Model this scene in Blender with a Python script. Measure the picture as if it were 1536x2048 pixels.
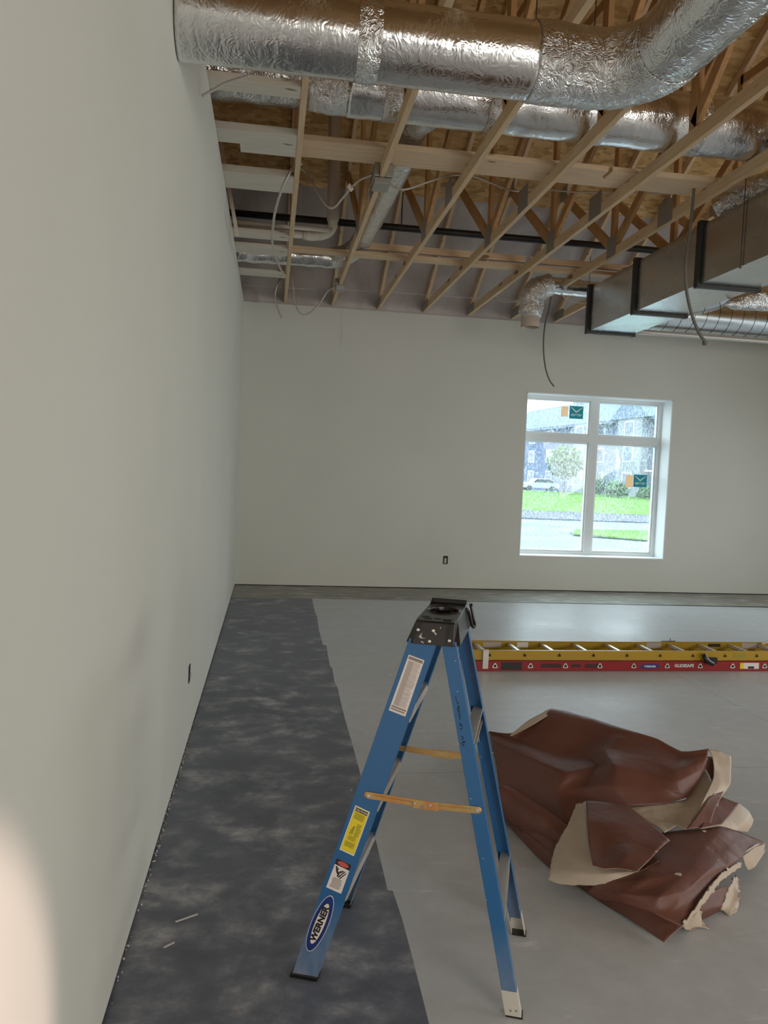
import bpy, math, random
from mathutils import Vector, Matrix, noise
random.seed(7)
for o in list(bpy.data.objects): bpy.data.objects.remove(o)
SC = bpy.context.scene
COL = SC.collection
PI = math.pi

# ---------------------------------------------------------------- camera
cd = bpy.data.cameras.new('camera'); cam = bpy.data.objects.new('camera', cd); COL.objects.link(cam)
cd.sensor_fit = 'VERTICAL'; cd.sensor_height = 24.0; cd.lens = 24.0 * 1540.0 / 2048.0
cd.clip_start = 0.02; cd.clip_end = 400
cam.matrix_world = Matrix(((0.98848642, -0.03296561, -0.14767484, 0.0),
                           (-0.14557286, 0.05899869, -0.9875868, 0.0),
                           (0.04126902, 0.9977136, 0.05352051, 1.57), (0, 0, 0, 1)))
SC.camera = cam
SC.view_settings.view_transform = 'Standard'; SC.view_settings.look = 'None'
SC.view_settings.exposure = 0.28; SC.view_settings.gamma = 1.0; SC.view_settings.use_curve_mapping = False

# ---------------------------------------------------------------- sky and added lamps
w = bpy.data.worlds.new('sky'); SC.world = w; w.use_nodes = True
bg = w.node_tree.nodes['Background']; bg.inputs[0].default_value = (0.80, 0.93, 1.0, 1); bg.inputs[1].default_value = 3.9

def area(name, loc, aim, sx, sy, power, col, spread=180):
    l = bpy.data.lights.new(name, 'AREA'); l.shape = 'RECTANGLE'; l.size = sx; l.size_y = sy
    l.energy = power; l.color = col; l.spread = math.radians(spread)
    o = bpy.data.objects.new(name, l); COL.objects.link(o); o.location = loc
    o.rotation_euler = (Vector(aim) - Vector(loc)).to_track_quat('-Z', 'Y').to_euler()
    return o
# added fill lamps standing in for daylight of unseen right and rear windows
area('added_side_fill', (8.7, 6.0, 1.6), (0, 5.6, -2.2), 5.0, 2.3, 105, (0.82, 0.94, 1.0), 150)
area('added_side_fill', (8.7, 0.6, 1.6), (0, 1.5, -2.2), 4.0, 2.3, 125, (1.0, 0.96, 0.90), 150)
area('added_rear_fill', (3.2, -5.32, 1.6), (1.6, 4, -.9), 4.6, 2.3, 235, (1.0, 0.94, 0.87), 160)
sp = bpy.data.lights.new('warm_patch_spot', 'SPOT'); sp.energy = 330; sp.color = (1.0, 0.72, 0.64)  # added spot; its cone shapes the warm light patch on the left wall
sp.spot_size = math.radians(30); sp.spot_blend = 0.14; sp.shadow_soft_size = 0.05
so = bpy.data.objects.new('warm_patch_spot', sp); COL.objects.link(so); so.location = (1.7, -0.9, 0.95)
so.rotation_euler = (Vector((-0.41, 0.60, 0.50)) - so.location).to_track_quat('-Z', 'Y').to_euler()

# ---------------------------------------------------------------- materials
def mat(name, col=(.5, .5, .5), rough=.6, metal=0.0, spec=None):
    m = bpy.data.materials.new(name); m.use_nodes = True
    b = m.node_tree.nodes['Principled BSDF']
    b.inputs['Base Color'].default_value = (*col, 1); b.inputs['Roughness'].default_value = rough
    b.inputs['Metallic'].default_value = metal
    if spec is not None: b.inputs['Specular IOR Level'].default_value = spec
    return m
def nd(m, t, **kw):
    n = m.node_tree.nodes.new(t)
    for k, v in kw.items():
        if k.startswith('i_'):
            n.inputs[k[2:].replace('_', ' ')].default_value = v
        else: setattr(n, k, v)
    return n
def ln(m, a, b): m.node_tree.links.new(a, b)
def coord(m, scale=(1, 1, 1), rot=(0, 0, 0), kind='Object'):
    tc = nd(m, 'ShaderNodeTexCoord'); mp = nd(m, 'ShaderNodeMapping')
    mp.inputs['Scale'].default_value = scale; mp.inputs['Rotation'].default_value = rot
    ln(m, tc.outputs[kind], mp.inputs[0]); return mp.outputs[0]
def ramp(m, fac, stops, interp='LINEAR'):
    r = nd(m, 'ShaderNodeValToRGB'); r.color_ramp.interpolation = interp
    e = r.color_ramp.elements
    while len(e) < len(stops): e.new(0.5)
    for i, (p, c) in enumerate(stops):
        e[i].position = p; e[i].color = (*c, 1) if len(c) == 3 else c
    ln(m, fac, r.inputs[0]); return r.outputs[0]
def noise_(m, vec, scale, detail=4, rough=.55, dist=0):
    n = nd(m, 'ShaderNodeTexNoise'); n.inputs['Scale'].default_value = scale; n.inputs['Detail'].default_value = detail
    n.inputs['Roughness'].default_value = rough; n.inputs['Distortion'].default_value = dist
    ln(m, vec, n.inputs['Vector']); return n.outputs['Fac']
def mixc(m, fac, a, b, typ='MIX'):
    x = nd(m, 'ShaderNodeMix'); x.data_type = 'RGBA'; x.blend_type = typ
    for s, v in ((0, fac), (6, a), (7, b)):
        if isinstance(v, (int, float)): x.inputs[s].default_value = v
        elif isinstance(v, tuple): x.inputs[s].default_value = (*v, 1)
        else: ln(m, v, x.inputs[s])
    return x.outputs[2]
def bsdf(m): return m.node_tree.nodes['Principled BSDF']
def bump(m, h, strength, dist=.01):
    b = nd(m, 'ShaderNodeBump'); b.inputs['Strength'].default_value = strength; b.inputs['Distance'].default_value = dist
    ln(m, h, b.inputs['Height']); ln(m, b.outputs[0], bsdf(m).inputs['Normal'])

def wall_mat():
    m = mat('primed_drywall', (.66, .655, .62), .62, spec=.35)
    v = coord(m); f = noise_(m, v, .8, 3)
    c = ramp(m, f, [(.3, (.655, .66, .60)), (.7, (.695, .70, .64))])
    ln(m, c, bsdf(m).inputs['Base Color']); bump(m, noise_(m, v, 260, 3), .04, .002); return m
M = {}
M['wall'] = wall_mat()
def floor_mat(name, dark):
    m = mat(name, (.4, .4, .4), .4)
    v = coord(m); big = noise_(m, v, 1.1, 5, .6, .3)
    if dark:
        cl = noise_(m, coord(m, (1.0, 1.2, 1)), 4.0, 9, .66, .15)
        c = ramp(m, cl, [(.34, (.088, .098, .130)), (.47, (.135, .150, .190)), (.55, (.22, .235, .27)), (.64, (.42, .425, .44)), (.72, (.60, .60, .59))])
        c = mixc(m, ramp(m, big, [(.35, (.0,) * 3), (.65, (.4,) * 3)]), c, (.20, .215, .27))
        ro = ramp(m, cl, [(.3, (.36,) * 3), (.7, (.62,) * 3)])
    else:
        c = ramp(m, big, [(.3, (.52, .545, .57)), (.7, (.62, .645, .665))])
        sw = noise_(m, coord(m, (1.2, 5.5, 1), (0, 0, .25)), 2.6, 6, .62, .9)
        c = mixc(m, ramp(m, sw, [(.62, (0,) * 3), (.72, (.5,) * 3)]), c, (.88, .90, .90))
        fine = noise_(m, v, 9, 5, .7)
        c = mixc(m, ramp(m, fine, [(.42, (.22,) * 3), (.6, (0,) * 3)]), c, (.42, .42, .42))
        ro = ramp(m, big, [(.3, (.36,) * 3), (.7, (.50,) * 3)])
    # saw-cut control joints across the slab
    sep = nd(m, 'ShaderNodeSeparateXYZ'); ln(m, coord(m), sep.inputs[0])
    def line(out, at, wd):
        a = nd(m, 'ShaderNodeMath', operation='SUBTRACT'); ln(m, sep.outputs[out], a.inputs[0]); a.inputs[1].default_value = at
        b = nd(m, 'ShaderNodeMath', operation='ABSOLUTE'); ln(m, a.outputs[0], b.inputs[0])
        d = nd(m, 'ShaderNodeMath', operation='LESS_THAN'); ln(m, b.outputs[0], d.inputs[0]); d.inputs[1].default_value = wd
        return d.outputs[0]
    for args in ((1, 3.87, .0028), (1, 7.55, .004), (0, 3.35, .003)):
        f = nd(m, 'ShaderNodeMath', operation='MULTIPLY'); ln(m, line(*args), f.inputs[0]); f.inputs[1].default_value = .45
        c = mixc(m, f.outputs[0], c, (.10, .10, .10))
    ln(m, c, bsdf(m).inputs['Base Color']); ln(m, ro, bsdf(m).inputs['Roughness'])
    bump(m, noise_(m, v, 26, 6, .7), .05, .004); return m
M['floor_dark'] = floor_mat('stained_concrete', True)
M['floor_light'] = floor_mat('polished_concrete', False)
m = M['floor_edge'] = mat('rough_concrete_edge', (.2, .19, .17), .55)
ln(m, ramp(m, noise_(m, coord(m, (1, 3, 1)), 3.2, 6, .6, .5), [(.3, (.22, .215, .19)), (.55, (.33, .32, .28)), (.75, (.62, .61, .58))]), bsdf(m).inputs['Base Color'])

def wood(name, a, b, knot=(.16, .085, .04), axis=1):
    m = mat(name, a, .72, spec=.25)
    sc = [9, 9, 9]; sc[axis] = .55
    v = coord(m, tuple(sc)); f = noise_(m, v, 5, 6, .62, .6)
    c = ramp(m, f, [(.28, b), (.68, a)])
    k = noise_(m, coord(m, (9, 3.2, 9) if axis == 1 else (3.2, 9, 9)), 1.0, 1, .4)
    c = mixc(m, ramp(m, k, [(.735, (0,) * 3), (.77, (.8,) * 3)]), c, knot)
    ln(m, c, bsdf(m).inputs['Base Color']); bump(m, f, .1, .002); return m
M['pine'] = wood('pine_truss_lumber', (.78, .59, .38), (.62, .44, .26))
M['pine_x'] = wood('pine_bracing_lumber', (.78, .60, .41), (.64, .46, .29), axis=0)
M['pine_web'] = wood('pine_web_lumber', (.60, .36, .17), (.44, .245, .105), axis=2)
M['pine_pale'] = wood('pale_spruce_blocking', (.74, .69, .60), (.62, .57, .48), axis=0)
m = M['osb'] = mat('oriented_strand_board', (.5, .32, .14), .7, spec=.3)
v = coord(m, (5.5, 13, 13)); vo = nd(m, 'ShaderNodeTexVoronoi'); vo.inputs['Scale'].default_value = 1.9; ln(m, v, vo.inputs['Vector'])
sepc = nd(m, 'ShaderNodeSeparateColor'); ln(m, vo.outputs['Color'], sepc.inputs[0])
c = ramp(m, sepc.outputs[0], [(0, (.42, .24, .085)), (.45, (.56, .345, .14)), (1, (.68, .46, .22))])
c = mixc(m, ramp(m, noise_(m, coord(m, (5, 22, 22)), 2.2, 3), [(.64, (0,) * 3), (.7, (.75,) * 3)]), c, (.17, .085, .03))
ln(m, c, bsdf(m).inputs['Base Color'])
m = M['film'] = mat('vapour_barrier_film', (.46, .395, .375), .42, spec=.5)
f = noise_(m, coord(m, (1.3, .6, .6)), 2.2, 4, .5, .6)
ln(m, ramp(m, f, [(.3, (.40, .335, .315)), (.7, (.52, .455, .435))]), bsdf(m).inputs['Base Color'])
bump(m, f, .5, .08)
def foil(name, ang, tint=(.74, .74, .74), sc=1.0, bs=.26):
    m = mat(name, tint, .2, 1.0)
    v = coord(m, (1, 1, 1), ang)
    a = noise_(m, coord(m, (9 * sc, 4 * sc, 4 * sc), ang), 2.4, 6, .6, .35)
    vo = nd(m, 'ShaderNodeTexVoronoi', feature='DISTANCE_TO_EDGE'); vo.inputs['Scale'].default_value = 14 * sc
    wv = nd(m, 'ShaderNodeVectorMath', operation='ADD'); ln(m, v, wv.inputs[0])
    nz = nd(m, 'ShaderNodeTexNoise'); nz.inputs['Scale'].default_value = 6; ln(m, v, nz.inputs['Vector']); ln(m, nz.outputs['Color'], wv.inputs[1])
    ln(m, wv.outputs[0], vo.inputs['Vector'])
    add = nd(m, 'ShaderNodeMath', operation='MULTIPLY_ADD'); ln(m, vo.outputs['Distance'], add.inputs[0]); add.inputs[1].default_value = .55; ln(m, a, add.inputs[2])
    bump(m, add.outputs[0], bs, .03)
    ln(m, ramp(m, noise_(m, v, 5, 4), [(.35, (.13,) * 3), (.7, (.27,) * 3)]), bsdf(m).inputs['Roughness'])
    return m
M['foil'] = foil('foil_duct_wrap', (0, 0, 0), bs=.13)
M['foil_y'] = foil('foil_duct_wrap_lengthwise', (0, 0, PI / 2), bs=.30)
M['foil_s'] = foil('crumpled_foil_tape', (0, 0, 0), sc=1.6, bs=.6)
M['galv'] = mat('galvanised_sheet_metal', (.62, .65, .67), .24, 1.0)
m = M['galv']; bump(m, noise_(m, coord(m), 1.6, 2), .12, .05)
ln(m, ramp(m, noise_(m, coord(m), 3, 3), [(.3, (.2,) * 3), (.7, (.32,) * 3)]), bsdf(m).inputs['Roughness'])
M['steel_dark'] = mat('dull_flange_steel', (.05, .05, .048), .5, .5)
M['plate'] = mat('galvanised_truss_plate', (.36, .34, .31), .5, .55)
M['blackpipe'] = mat('black_iron_pipe', (.012, .011, .011), .45)
M['pvc'] = mat('cream_pvc_pipe', (.74, .70, .62), .4)
M['duct_dirty'] = mat('dull_vent_pipe', (.55, .47, .38), .55)
M['cable'] = mat('armoured_cable_jacket', (.55, .50, .43), .42, .5)
M['cable_dark'] = mat('dark_cable_jacket', (.16, .15, .13), .5, .2)
M['wire'] = mat('thin_wire', (.62, .58, .54), .5)
M['wire_dark'] = mat('hanger_wire', (.08, .075, .07), .5, .5)
M['boxsteel'] = mat('junction_box_steel', (.40, .39, .36), .45, .6)
M['black'] = mat('hollow_shade_black', (.012, .012, .012), .7)  # flat black painted in for the shade of gaps, holes and slots
M['blackplastic'] = mat('black_ladder_plastic', (.012, .010, .010), .30)
M['vinyl'] = mat('white_window_vinyl', (.80, .84, .84), .35)
m = M['paint_white'] = mat('white_return', (.84, .86, .85), .5)
m = M['blue'] = mat('blue_fibreglass', (.022, .135, .33), .38)
v = coord(m); sep = nd(m, 'ShaderNodeSeparateXYZ'); ln(m, v, sep.inputs[0])
zr = nd(m, 'ShaderNodeMapRange'); zr.inputs[1].default_value = .0; zr.inputs[2].default_value = .26; zr.inputs[3].default_value = .75; zr.inputs[4].default_value = 0
ln(m, sep.outputs[2], zr.inputs[0])
f2 = nd(m, 'ShaderNodeMath', operation='MULTIPLY'); ln(m, zr.outputs[0], f2.inputs[0])
ln(m, ramp(m, noise_(m, coord(m, (1, 1, .4)), 30, 4), [(.3, (.35,) * 3), (.7, (1,) * 3)]), f2.inputs[1])
c = mixc(m, f2.outputs[0], (.022, .135, .33), (.33, .34, .35))
c = mixc(m, ramp(m, noise_(m, v, 55, 2), [(.76, (0,) * 3), (.79, (.8,) * 3)]), c, (.45, .55, .65))
ln(m, c, bsdf(m).inputs['Base Color'])
M['alu'] = mat('dusty_aluminium', (.60, .57, .53), .42, .55)
M['alu_shoe'] = mat('scuffed_white_aluminium_shoe', (.66, .64, .58), .5, .25)
m = M['brass'] = mat('zinc_yellow_spreader_steel', (.60, .36, .12), .42, .6)
ln(m, ramp(m, noise_(m, coord(m), 22, 4), [(.3, (.62, .28, .10)), (.55, (.60, .40, .15)), (.75, (.62, .52, .28))]), bsdf(m).inputs['Base Color'])
M['rivet'] = mat('rivet_steel', (.72, .68, .62), .35, .7)
M['white'] = mat('label_white', (.86, .80, .76), .5)
M['labelgrey'] = mat('label_small_print', (.30, .25, .22), .6)
M['labelgrey2'] = mat('label_mid_print', (.52, .45, .41), .6)
M['yellow'] = mat('label_yellow', (.86, .70, .03), .5)
M['olive'] = mat('label_olive_print', (.34, .29, .03), .6)
M['ink'] = mat('label_black_ink', (.015, .013, .013), .5)
M['redlab'] = mat('label_red', (.62, .11, .09), .5)
M['navy'] = mat('label_navy', (.008, .035, .21), .45)
M['speck'] = mat('paint_splatter', (.62, .60, .57), .6)
M['yrail'] = mat('yellow_fibreglass_rail', (.47, .29, .012), .4)
M['rrail'] = mat('red_fibreglass_rail', (.30, .008, .012), .4)
M['smudge'] = mat('dark_rail_smudge', (.045, .012, .012), .5)
M['alu_b'] = mat('bright_rung_aluminium', (.78, .76, .70), .33, .6)
def paper(name, a, b, bs):
    m = mat(name, a, .47, spec=.45)
    v = coord(m); f = noise_(m, v, 3.5, 5, .6)
    ln(m, ramp(m, f, [(.3, b), (.7, a)]), bsdf(m).inputs['Base Color'])
    bump(m, noise_(m, v, 9, 5, .6, .6), bs, .012); return m
M['brown'] = paper('red_brown_building_paper', (.175, .068, .047), (.135, .052, .037), .45)
M['cream'] = paper('cream_paper_back', (.60, .51, .41), (.52, .43, .34), .35)
M['glass'] = m = bpy.data.materials.new('rain_streaked_glass'); m.use_nodes = True
nt = m.node_tree; nt.nodes.clear()
out = nd(m, 'ShaderNodeOutputMaterial'); tr = nd(m, 'ShaderNodeBsdfTransparent'); tr.inputs[0].default_value = (.97, 1, 1, 1)
gl = nd(m, 'ShaderNodeBsdfGlossy'); gl.inputs['Roughness'].default_value = .02
df = nd(m, 'ShaderNodeBsdfTranslucent'); df.inputs[0].default_value = (.85, .95, 1, 1)
mx = nd(m, 'ShaderNodeMixShader'); mx.inputs[0].default_value = .05; ln(m, tr.outputs[0], mx.inputs[1]); ln(m, gl.outputs[0], mx.inputs[2])
mx2 = nd(m, 'ShaderNodeMixShader'); ln(m, mx.outputs[0], mx2.inputs[1]); ln(m, df.outputs[0], mx2.inputs[2])
dr = noise_(m, coord(m, (1, 1, .4)), 60, 5, .75)
pt = noise_(m, coord(m), 1.7, 3)
dd = nd(m, 'ShaderNodeMath', operation='MULTIPLY'); ln(m, ramp(m, dr, [(.49, (.03,) * 3), (.64, (.40,) * 3)]), dd.inputs[0])
ln(m, ramp(m, pt, [(.3, (.25,) * 3), (.65, (.8,) * 3)]), dd.inputs[1]); ln(m, dd.outputs[0], mx2.inputs[0]); ln(m, mx2.outputs[0], out.inputs[0])
M['teal'] = mat('teal_sticker', (.02, .38, .44), .5)
M['stwhite'] = mat('sticker_white', (.75, .85, .85), .5)
M['orange'] = mat('orange_sticker', (.82, .64, .46), .5)
def thin(m, f):
    n_ = m.node_tree.nodes; o_ = n_['Material Output']; t_ = n_.new('ShaderNodeBsdfTranslucent'); t_.inputs[0].default_value = bsdf(m).inputs['Base Color'].default_value
    x_ = n_.new('ShaderNodeMixShader'); x_.inputs[0].default_value = f; ln(m, bsdf(m).outputs[0], x_.inputs[1]); ln(m, t_.outputs[0], x_.inputs[2]); ln(m, x_.outputs[0], o_.inputs[0])
thin(M['teal'], .35); thin(M['orange'], .6)
# outdoors
def ext(name, a, b, sc, det=4):
    m = mat(name, a, .9, spec=.1)
    ln(m, ramp(m, noise_(m, coord(m), sc, det, .6), [(.35, b), (.65, a)]), bsdf(m).inputs['Base Color']); return m
M['grass'] = ext('lawn_grass', (.13, .26, .045), (.085, .20, .028), .35)
M['asphalt'] = ext('wet_asphalt', (.22, .25, .31), (.17, .20, .25), .5)
M['walk'] = ext('pale_concrete_paving', (.27, .275, .29), (.21, .22, .24), .6)
M['mulch'] = ext('dark_planting_bed', (.17, .18, .22), (.08, .085, .10), 1.5, 6)
M['siding'] = ext('blue_grey_siding', (.15, .185, .27), (.12, .155, .235), .4)
M['siding_w'] = ext('pale_siding', (.28, .30, .345), (.24, .265, .31), .4)
M['shingle'] = ext('slate_blue_shingles', (.18, .225, .31), (.14, .185, .26), .8)
M['fascia'] = mat('dark_eave', (.13, .16, .22), .8)
M['winglass'] = mat('dark_window_glass', (.10, .13, .19), .2)
M['trimw'] = mat('white_window_trim', (.6, .63, .66), .6)
M['leaf'] = ext('pale_green_leaves', (.15, .24, .12), (.09, .16, .075), 1.5, 5)
M['leaf_d'] = ext('hedge_leaves', (.15, .26, .11), (.09, .17, .08), 2.5, 5)
M['carwhite'] = mat('white_car_paint', (.55, .57, .6), .4)
M['cardark'] = mat('car_glass_and_tyres', (.06, .075, .09), .4)
M['straw'] = ext('yellow_shrub_leaves', (.55, .47, .10), (.42, .38, .10), 3)

# ---------------------------------------------------------------- helpers
def put(o, parent, label=None, cat=None, group=None, kind=None):
    COL.objects.link(o)
    if parent is not None: o.parent = parent
    if label: o['label'] = label
    if cat: o['category'] = cat
    if group: o['group'] = group
    if kind: o['kind'] = kind
    return o
def wloc(p):
    v = Vector((0, 0, 0))
    while p is not None: v += p.location; p = p.parent
    return v
def mk(name, V, F, mt, parent=None, smooth=False, label=None, cat=None, group=None, kind=None, bev=0, mats=None, mi=None, origin=None):
    V = [Vector(q) for q in V]
    if parent is None:
        if origin is None:
            xs = [q.x for q in V]; ys = [q.y for q in V]; zs = [q.z for q in V]
            org = Vector(((min(xs) + max(xs)) / 2, (min(ys) + max(ys)) / 2, min(zs)))
        else: org = Vector(origin)
    else: org = wloc(parent)
    me = bpy.data.meshes.new(name); me.from_pydata([q - org for q in V], [], F)
    for x in (mats or [mt]): me.materials.append(x)
    if mi: me.polygons.foreach_set('material_index', mi)
    if smooth: me.polygons.foreach_set('use_smooth', [True] * len(me.polygons))
    me.update(); o = bpy.data.objects.new(name, me); put(o, parent, label, cat, group, kind)
    if parent is None: o.location = org
    if bev:
        b = o.modifiers.new('bevel', 'BEVEL'); b.width = bev; b.segments = 2; b.limit_method = 'ANGLE'; b.harden_normals = False
    return o
def empty(name, loc, label, cat, group=None):
    o = bpy.data.objects.new(name, None); o.empty_display_size = .1; o.location = loc
    return put(o, None, label, cat, group)
class MB:
    def __init__(s): s.v = []; s.f = []; s.mi = []
    def add(s, V, F, m=0):
        n = len(s.v); s.v += [tuple(q) for q in V]; s.f += [tuple(i + n for i in f) for f in F]; s.mi += [m] * len(F)
    def box(s, x0, x1, y0, y1, z0, z1, m=0):
        V = [(x, y, z) for z in (z0, z1) for y in (y0, y1) for x in (x0, x1)]
        s.add(V, [(0, 2, 3, 1), (4, 5, 7, 6), (0, 1, 5, 4), (2, 6, 7, 3), (0, 4, 6, 2), (1, 3, 7, 5)], m)
    def hexa(s, P, m=0):   # 8 points: 4 of one end, 4 of the other, same order
        s.add(P, [(3, 2, 1, 0), (4, 5, 6, 7), (0, 1, 5, 4), (1, 2, 6, 5), (2, 3, 7, 6), (3, 0, 4, 7)], m)
    def beam(s, p, q, wdt, hgt, side=(1, 0, 0), m=0):
        p = Vector(p); q = Vector(q); d = (q - p).normalized(); a = Vector(side); a = (a - d * a.dot(d)).normalized(); b = d.cross(a)
        a = a * wdt / 2; b = b * hgt / 2
        s.hexa([p - a - b, p + a - b, p + a + b, p - a + b, q - a - b, q + a - b, q + a + b, q - a + b], m)
    def loft(s, rings, caps=True, m=0):
        n = len(rings[0]); V = [q for r in rings for q in r]; F = []
        for i in range(len(rings) - 1):
            for j in range(n):
                k = (j + 1) % n; F.append((i * n + j, i * n + k, (i + 1) * n + k, (i + 1) * n + j))
        if caps: F.append(tuple(range(n))[::-1]); F.append(tuple((len(rings) - 1) * n + j for j in range(n)))
        s.add(V, F, m)
    def tube(s, pts, r, n=8, caps=True, m=0, disp=None):
        pts = [Vector(p) for p in pts]; rr = r if isinstance(r, (list, tuple)) else [r] * len(pts)
        up = Vector((0, 0, 1)); rings = []
        t0 = (pts[1] - pts[0]).normalized()
        a = t0.cross(up)
        if a.length < .05: a = Vector((1, 0, 0))
        a.normalize()
        for i, p in enumerate(pts):
            t = (pts[min(i + 1, len(pts) - 1)] - pts[max(i - 1, 0)]).normalized()
            a = (a - t * a.dot(t)).normalized(); b = t.cross(a); ring = []
            for j in range(n):
                an = 2 * PI * j / n; dr = a * math.cos(an) + b * math.sin(an)
                rad = rr[i]
                if disp: rad += disp(p + dr * rad, i, j)
                ring.append(p + dr * rad)
            rings.append(ring)
        s.loft(rings, caps, m)
    def disc(s, c, nrm, r, h, n=14, m=0):
        c = Vector(c); nrm = Vector(nrm).normalized(); s.tube([c, c + nrm * h * .6, c + nrm * h], [r, r, r * .7], n, True, m)
    def obj(s, name, mt, parent=None, **kw):
        if isinstance(mt, list): return mk(name, s.v, s.f, None, parent, mats=mt, mi=s.mi, **kw)
        return mk(name, s.v, s.f, mt, parent, **kw)
def spline(P, k=8):
    P = [Vector(p) for p in P]; Q = [2 * P[0] - P[1]] + P + [2 * P[-1] - P[-2]]; out = []
    for i in range(1, len(Q) - 2):
        p0, p1, p2, p3 = Q[i - 1:i + 3]
        for j in range(k):
            t = j / k
            out.append(.5 * ((2 * p1) + (p2 - p0) * t + (2 * p0 - 5 * p1 + 4 * p2 - p3) * t * t + (3 * p1 - p0 - 3 * p2 + p3) * t ** 3))
    out.append(P[-1]); return out
def text_geo(s, size=1.0, bold=.012, sx=1.0, shear=0):
    c = bpy.data.curves.new('t', 'FONT'); c.body = s; c.size = size; c.offset = bold * size; c.resolution_u = 3
    c.align_x = 'CENTER'; c.align_y = 'CENTER'; c.shear = shear
    o = bpy.data.objects.new('t', c); COL.objects.link(o)
    me = bpy.data.meshes.new_from_object(o)
    V = [(q.co.x * sx, q.co.y) for q in me.vertices]; F = [tuple(p.vertices) for p in me.polygons]
    bpy.data.objects.remove(o); bpy.data.meshes.remove(me); return V, F
S = dict(kind='structure')

# ---------------------------------------------------------------- room shell
WX = -0.41; BY = 10.163; H = 3.68; RX = 8.6; RY = -5.2
# floor: dark-stained strip along the left wall, a rough edge at the far wall, then pale polished slab
edge = [(.500, RY), (.500, 2.06), (.507, 2.36), (.510, 2.574), (.506, 2.762), (.487, 2.770), (.493, 3.02), (.499, 3.35), (.513, 3.95), (.516, 4.37), (.516, 4.75),
        (.522, 5.14), (.530, 5.43), (.520, 5.60), (.535, 6.01), (.521, 6.02), (.530, 6.40), (.544, 6.757), (.514, 6.78), (.518, 7.41), (.541, 8.12), (.532, 8.32), (.546, 9.12)]
V = []; F = []; mi = []
for x, y in edge: V += [(WX - .3, y, 0), (x, y, 0), (RX, y, 0)]
for i in range(len(edge) - 1):
    a = 3 * i; F += [(a, a + 1, a + 4, a + 3), (a + 1, a + 2, a + 5, a + 4)]; mi += [0, 1]
a = 3 * (len(edge) - 1); n = len(V); V += [(WX - .3, BY + .3, 0), (.546, BY + .3, 0), (RX, BY + .3, 0)]
ny = len(V); V += [(WX - .3, 9.2, 0), (.546, 9.2, 0), (RX, 9.05, 0)]
F += [(a, a + 1, ny + 1, ny), (a + 1, a + 2, ny + 2, ny + 1), (ny, ny + 1, n + 1, n), (ny + 1, ny + 2, n + 2, n + 1)]; mi += [0, 1, 2, 2]
mk('floor', V, F, None, mats=[M['floor_dark'], M['floor_light'], M['floor_edge']], mi=mi, origin=(0, 0, 0), **S)

b = MB(); b.box(WX - .13, WX, RY, BY + .2, .014, H)
b.obj('wall_left', M['wall'], origin=(0, 0, 0), **S)
b = MB(); b.box(WX - .12, WX - .012, RY, BY, 0.0005, .02); b.obj('gap_shade_left', M['black'], **S)  # black strip painting the shade of the gap under the drywall
OX0, OX1, OZ0, OZ1 = 3.42, 5.547, .476, 2.722
b = MB(); y0, y1 = BY, BY + .36
for q in ((WX - .13, OX0, .012, H), (OX1, RX, .012, H), (OX0, OX1, .012, OZ0), (OX0, OX1, OZ1, H)): b.box(q[0], q[1], y0, y1, q[2], q[3])
b.obj('wall_back', M['wall'], origin=(0, 0, 0), **S)
b = MB(); b.box(WX, RX, BY + .012, BY + .3, .0005, .02); b.obj('gap_shade_back', M['black'], **S)  # black strip in place of the shaded gap under the back wall
# right wall and rear wall, both out of the frame, their openings closed by added panels
b = MB()
for q in ((RY, -1.6, 0, H), (2.8, 3.3, 0, H), (8.7, BY, 0, H), (-1.6, 2.8, 0, .4), (-1.6, 2.8, 2.8, H), (3.3, 8.7, 0, .4), (3.3, 8.7, 2.8, H)): b.box(RX, RX + .2, q[0], q[1], q[2], q[3])
b.obj('wall_right', M['wall'], **S)
b = MB()
for q in ((WX - .13, .7, 0, H), (5.7, RX, 0, H), (.7, 5.7, 0, .4), (.7, 5.7, 2.8, H)): b.box(q[0], q[1], RY - .2, RY, q[2], q[3])
b.obj('wall_rear', M['wall'], **S)
b = MB(); b.box(RX + .15, RX + .21, RY - .2, BY + .3, H, 8.8); b.obj('wall_gable', M['osb'], **S)
b = MB(); b.box(-1.12, RX + .2, RY - .24, RY - .16, H - .05, H + .3); b.obj('wall_gable', M['osb'], **S)
b = MB(); b.box(RX + .17, RX + .19, -1.6, 2.8, .4, 2.8); b.box(RX + .17, RX + .19, 3.3, 8.7, .4, 2.8); b.obj('sky_block_right', M['vinyl'], **S)  # opaque panels added to shut the sky out of the right openings
b = MB(); b.box(.7, 5.7, RY - .19, RY - .17, .4, 2.8); b.obj('sky_block_rear', M['vinyl'], **S)  # added opaque panel, keeps sky light out of the rear opening
# stud wall above and behind the left wall's top edge
b = MB(); b.box(-1.12, -1.08, RY, BY, H - .4, 8.6)
b.obj('wall_gable', M['osb'], **S)
b = MB(); b.box(-1.08, WX - .13, RY, BY, H - .42, H - .40); b.obj('trim_3', M['black'], **S)
# roof deck
SL = .586
def ztop(y): return 3.885 + SL * (10.0 - y) if y > 2.4 else 3.885 + SL * (10.0 - 2.4) - SL * (2.4 - y)
b = MB(); x0, x1 = -1.2, RX + .2; ys = BY + .2; yf = 8.72
def slab(ya, yb, up=.02):
    b.hexa([(x0, ya, ztop(ya)), (x1, ya, ztop(ya)), (x1, ya, ztop(ya) + up), (x0, ya, ztop(ya) + up), (x0, yb, ztop(yb)), (x1, yb, ztop(yb)), (x1, yb, ztop(yb) + up), (x0, yb, ztop(yb) + up)])
slab(2.4, yf); slab(RY - .2, 2.4); b.obj('ceiling', M['osb'], origin=(0, 0, 0), **S)
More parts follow.
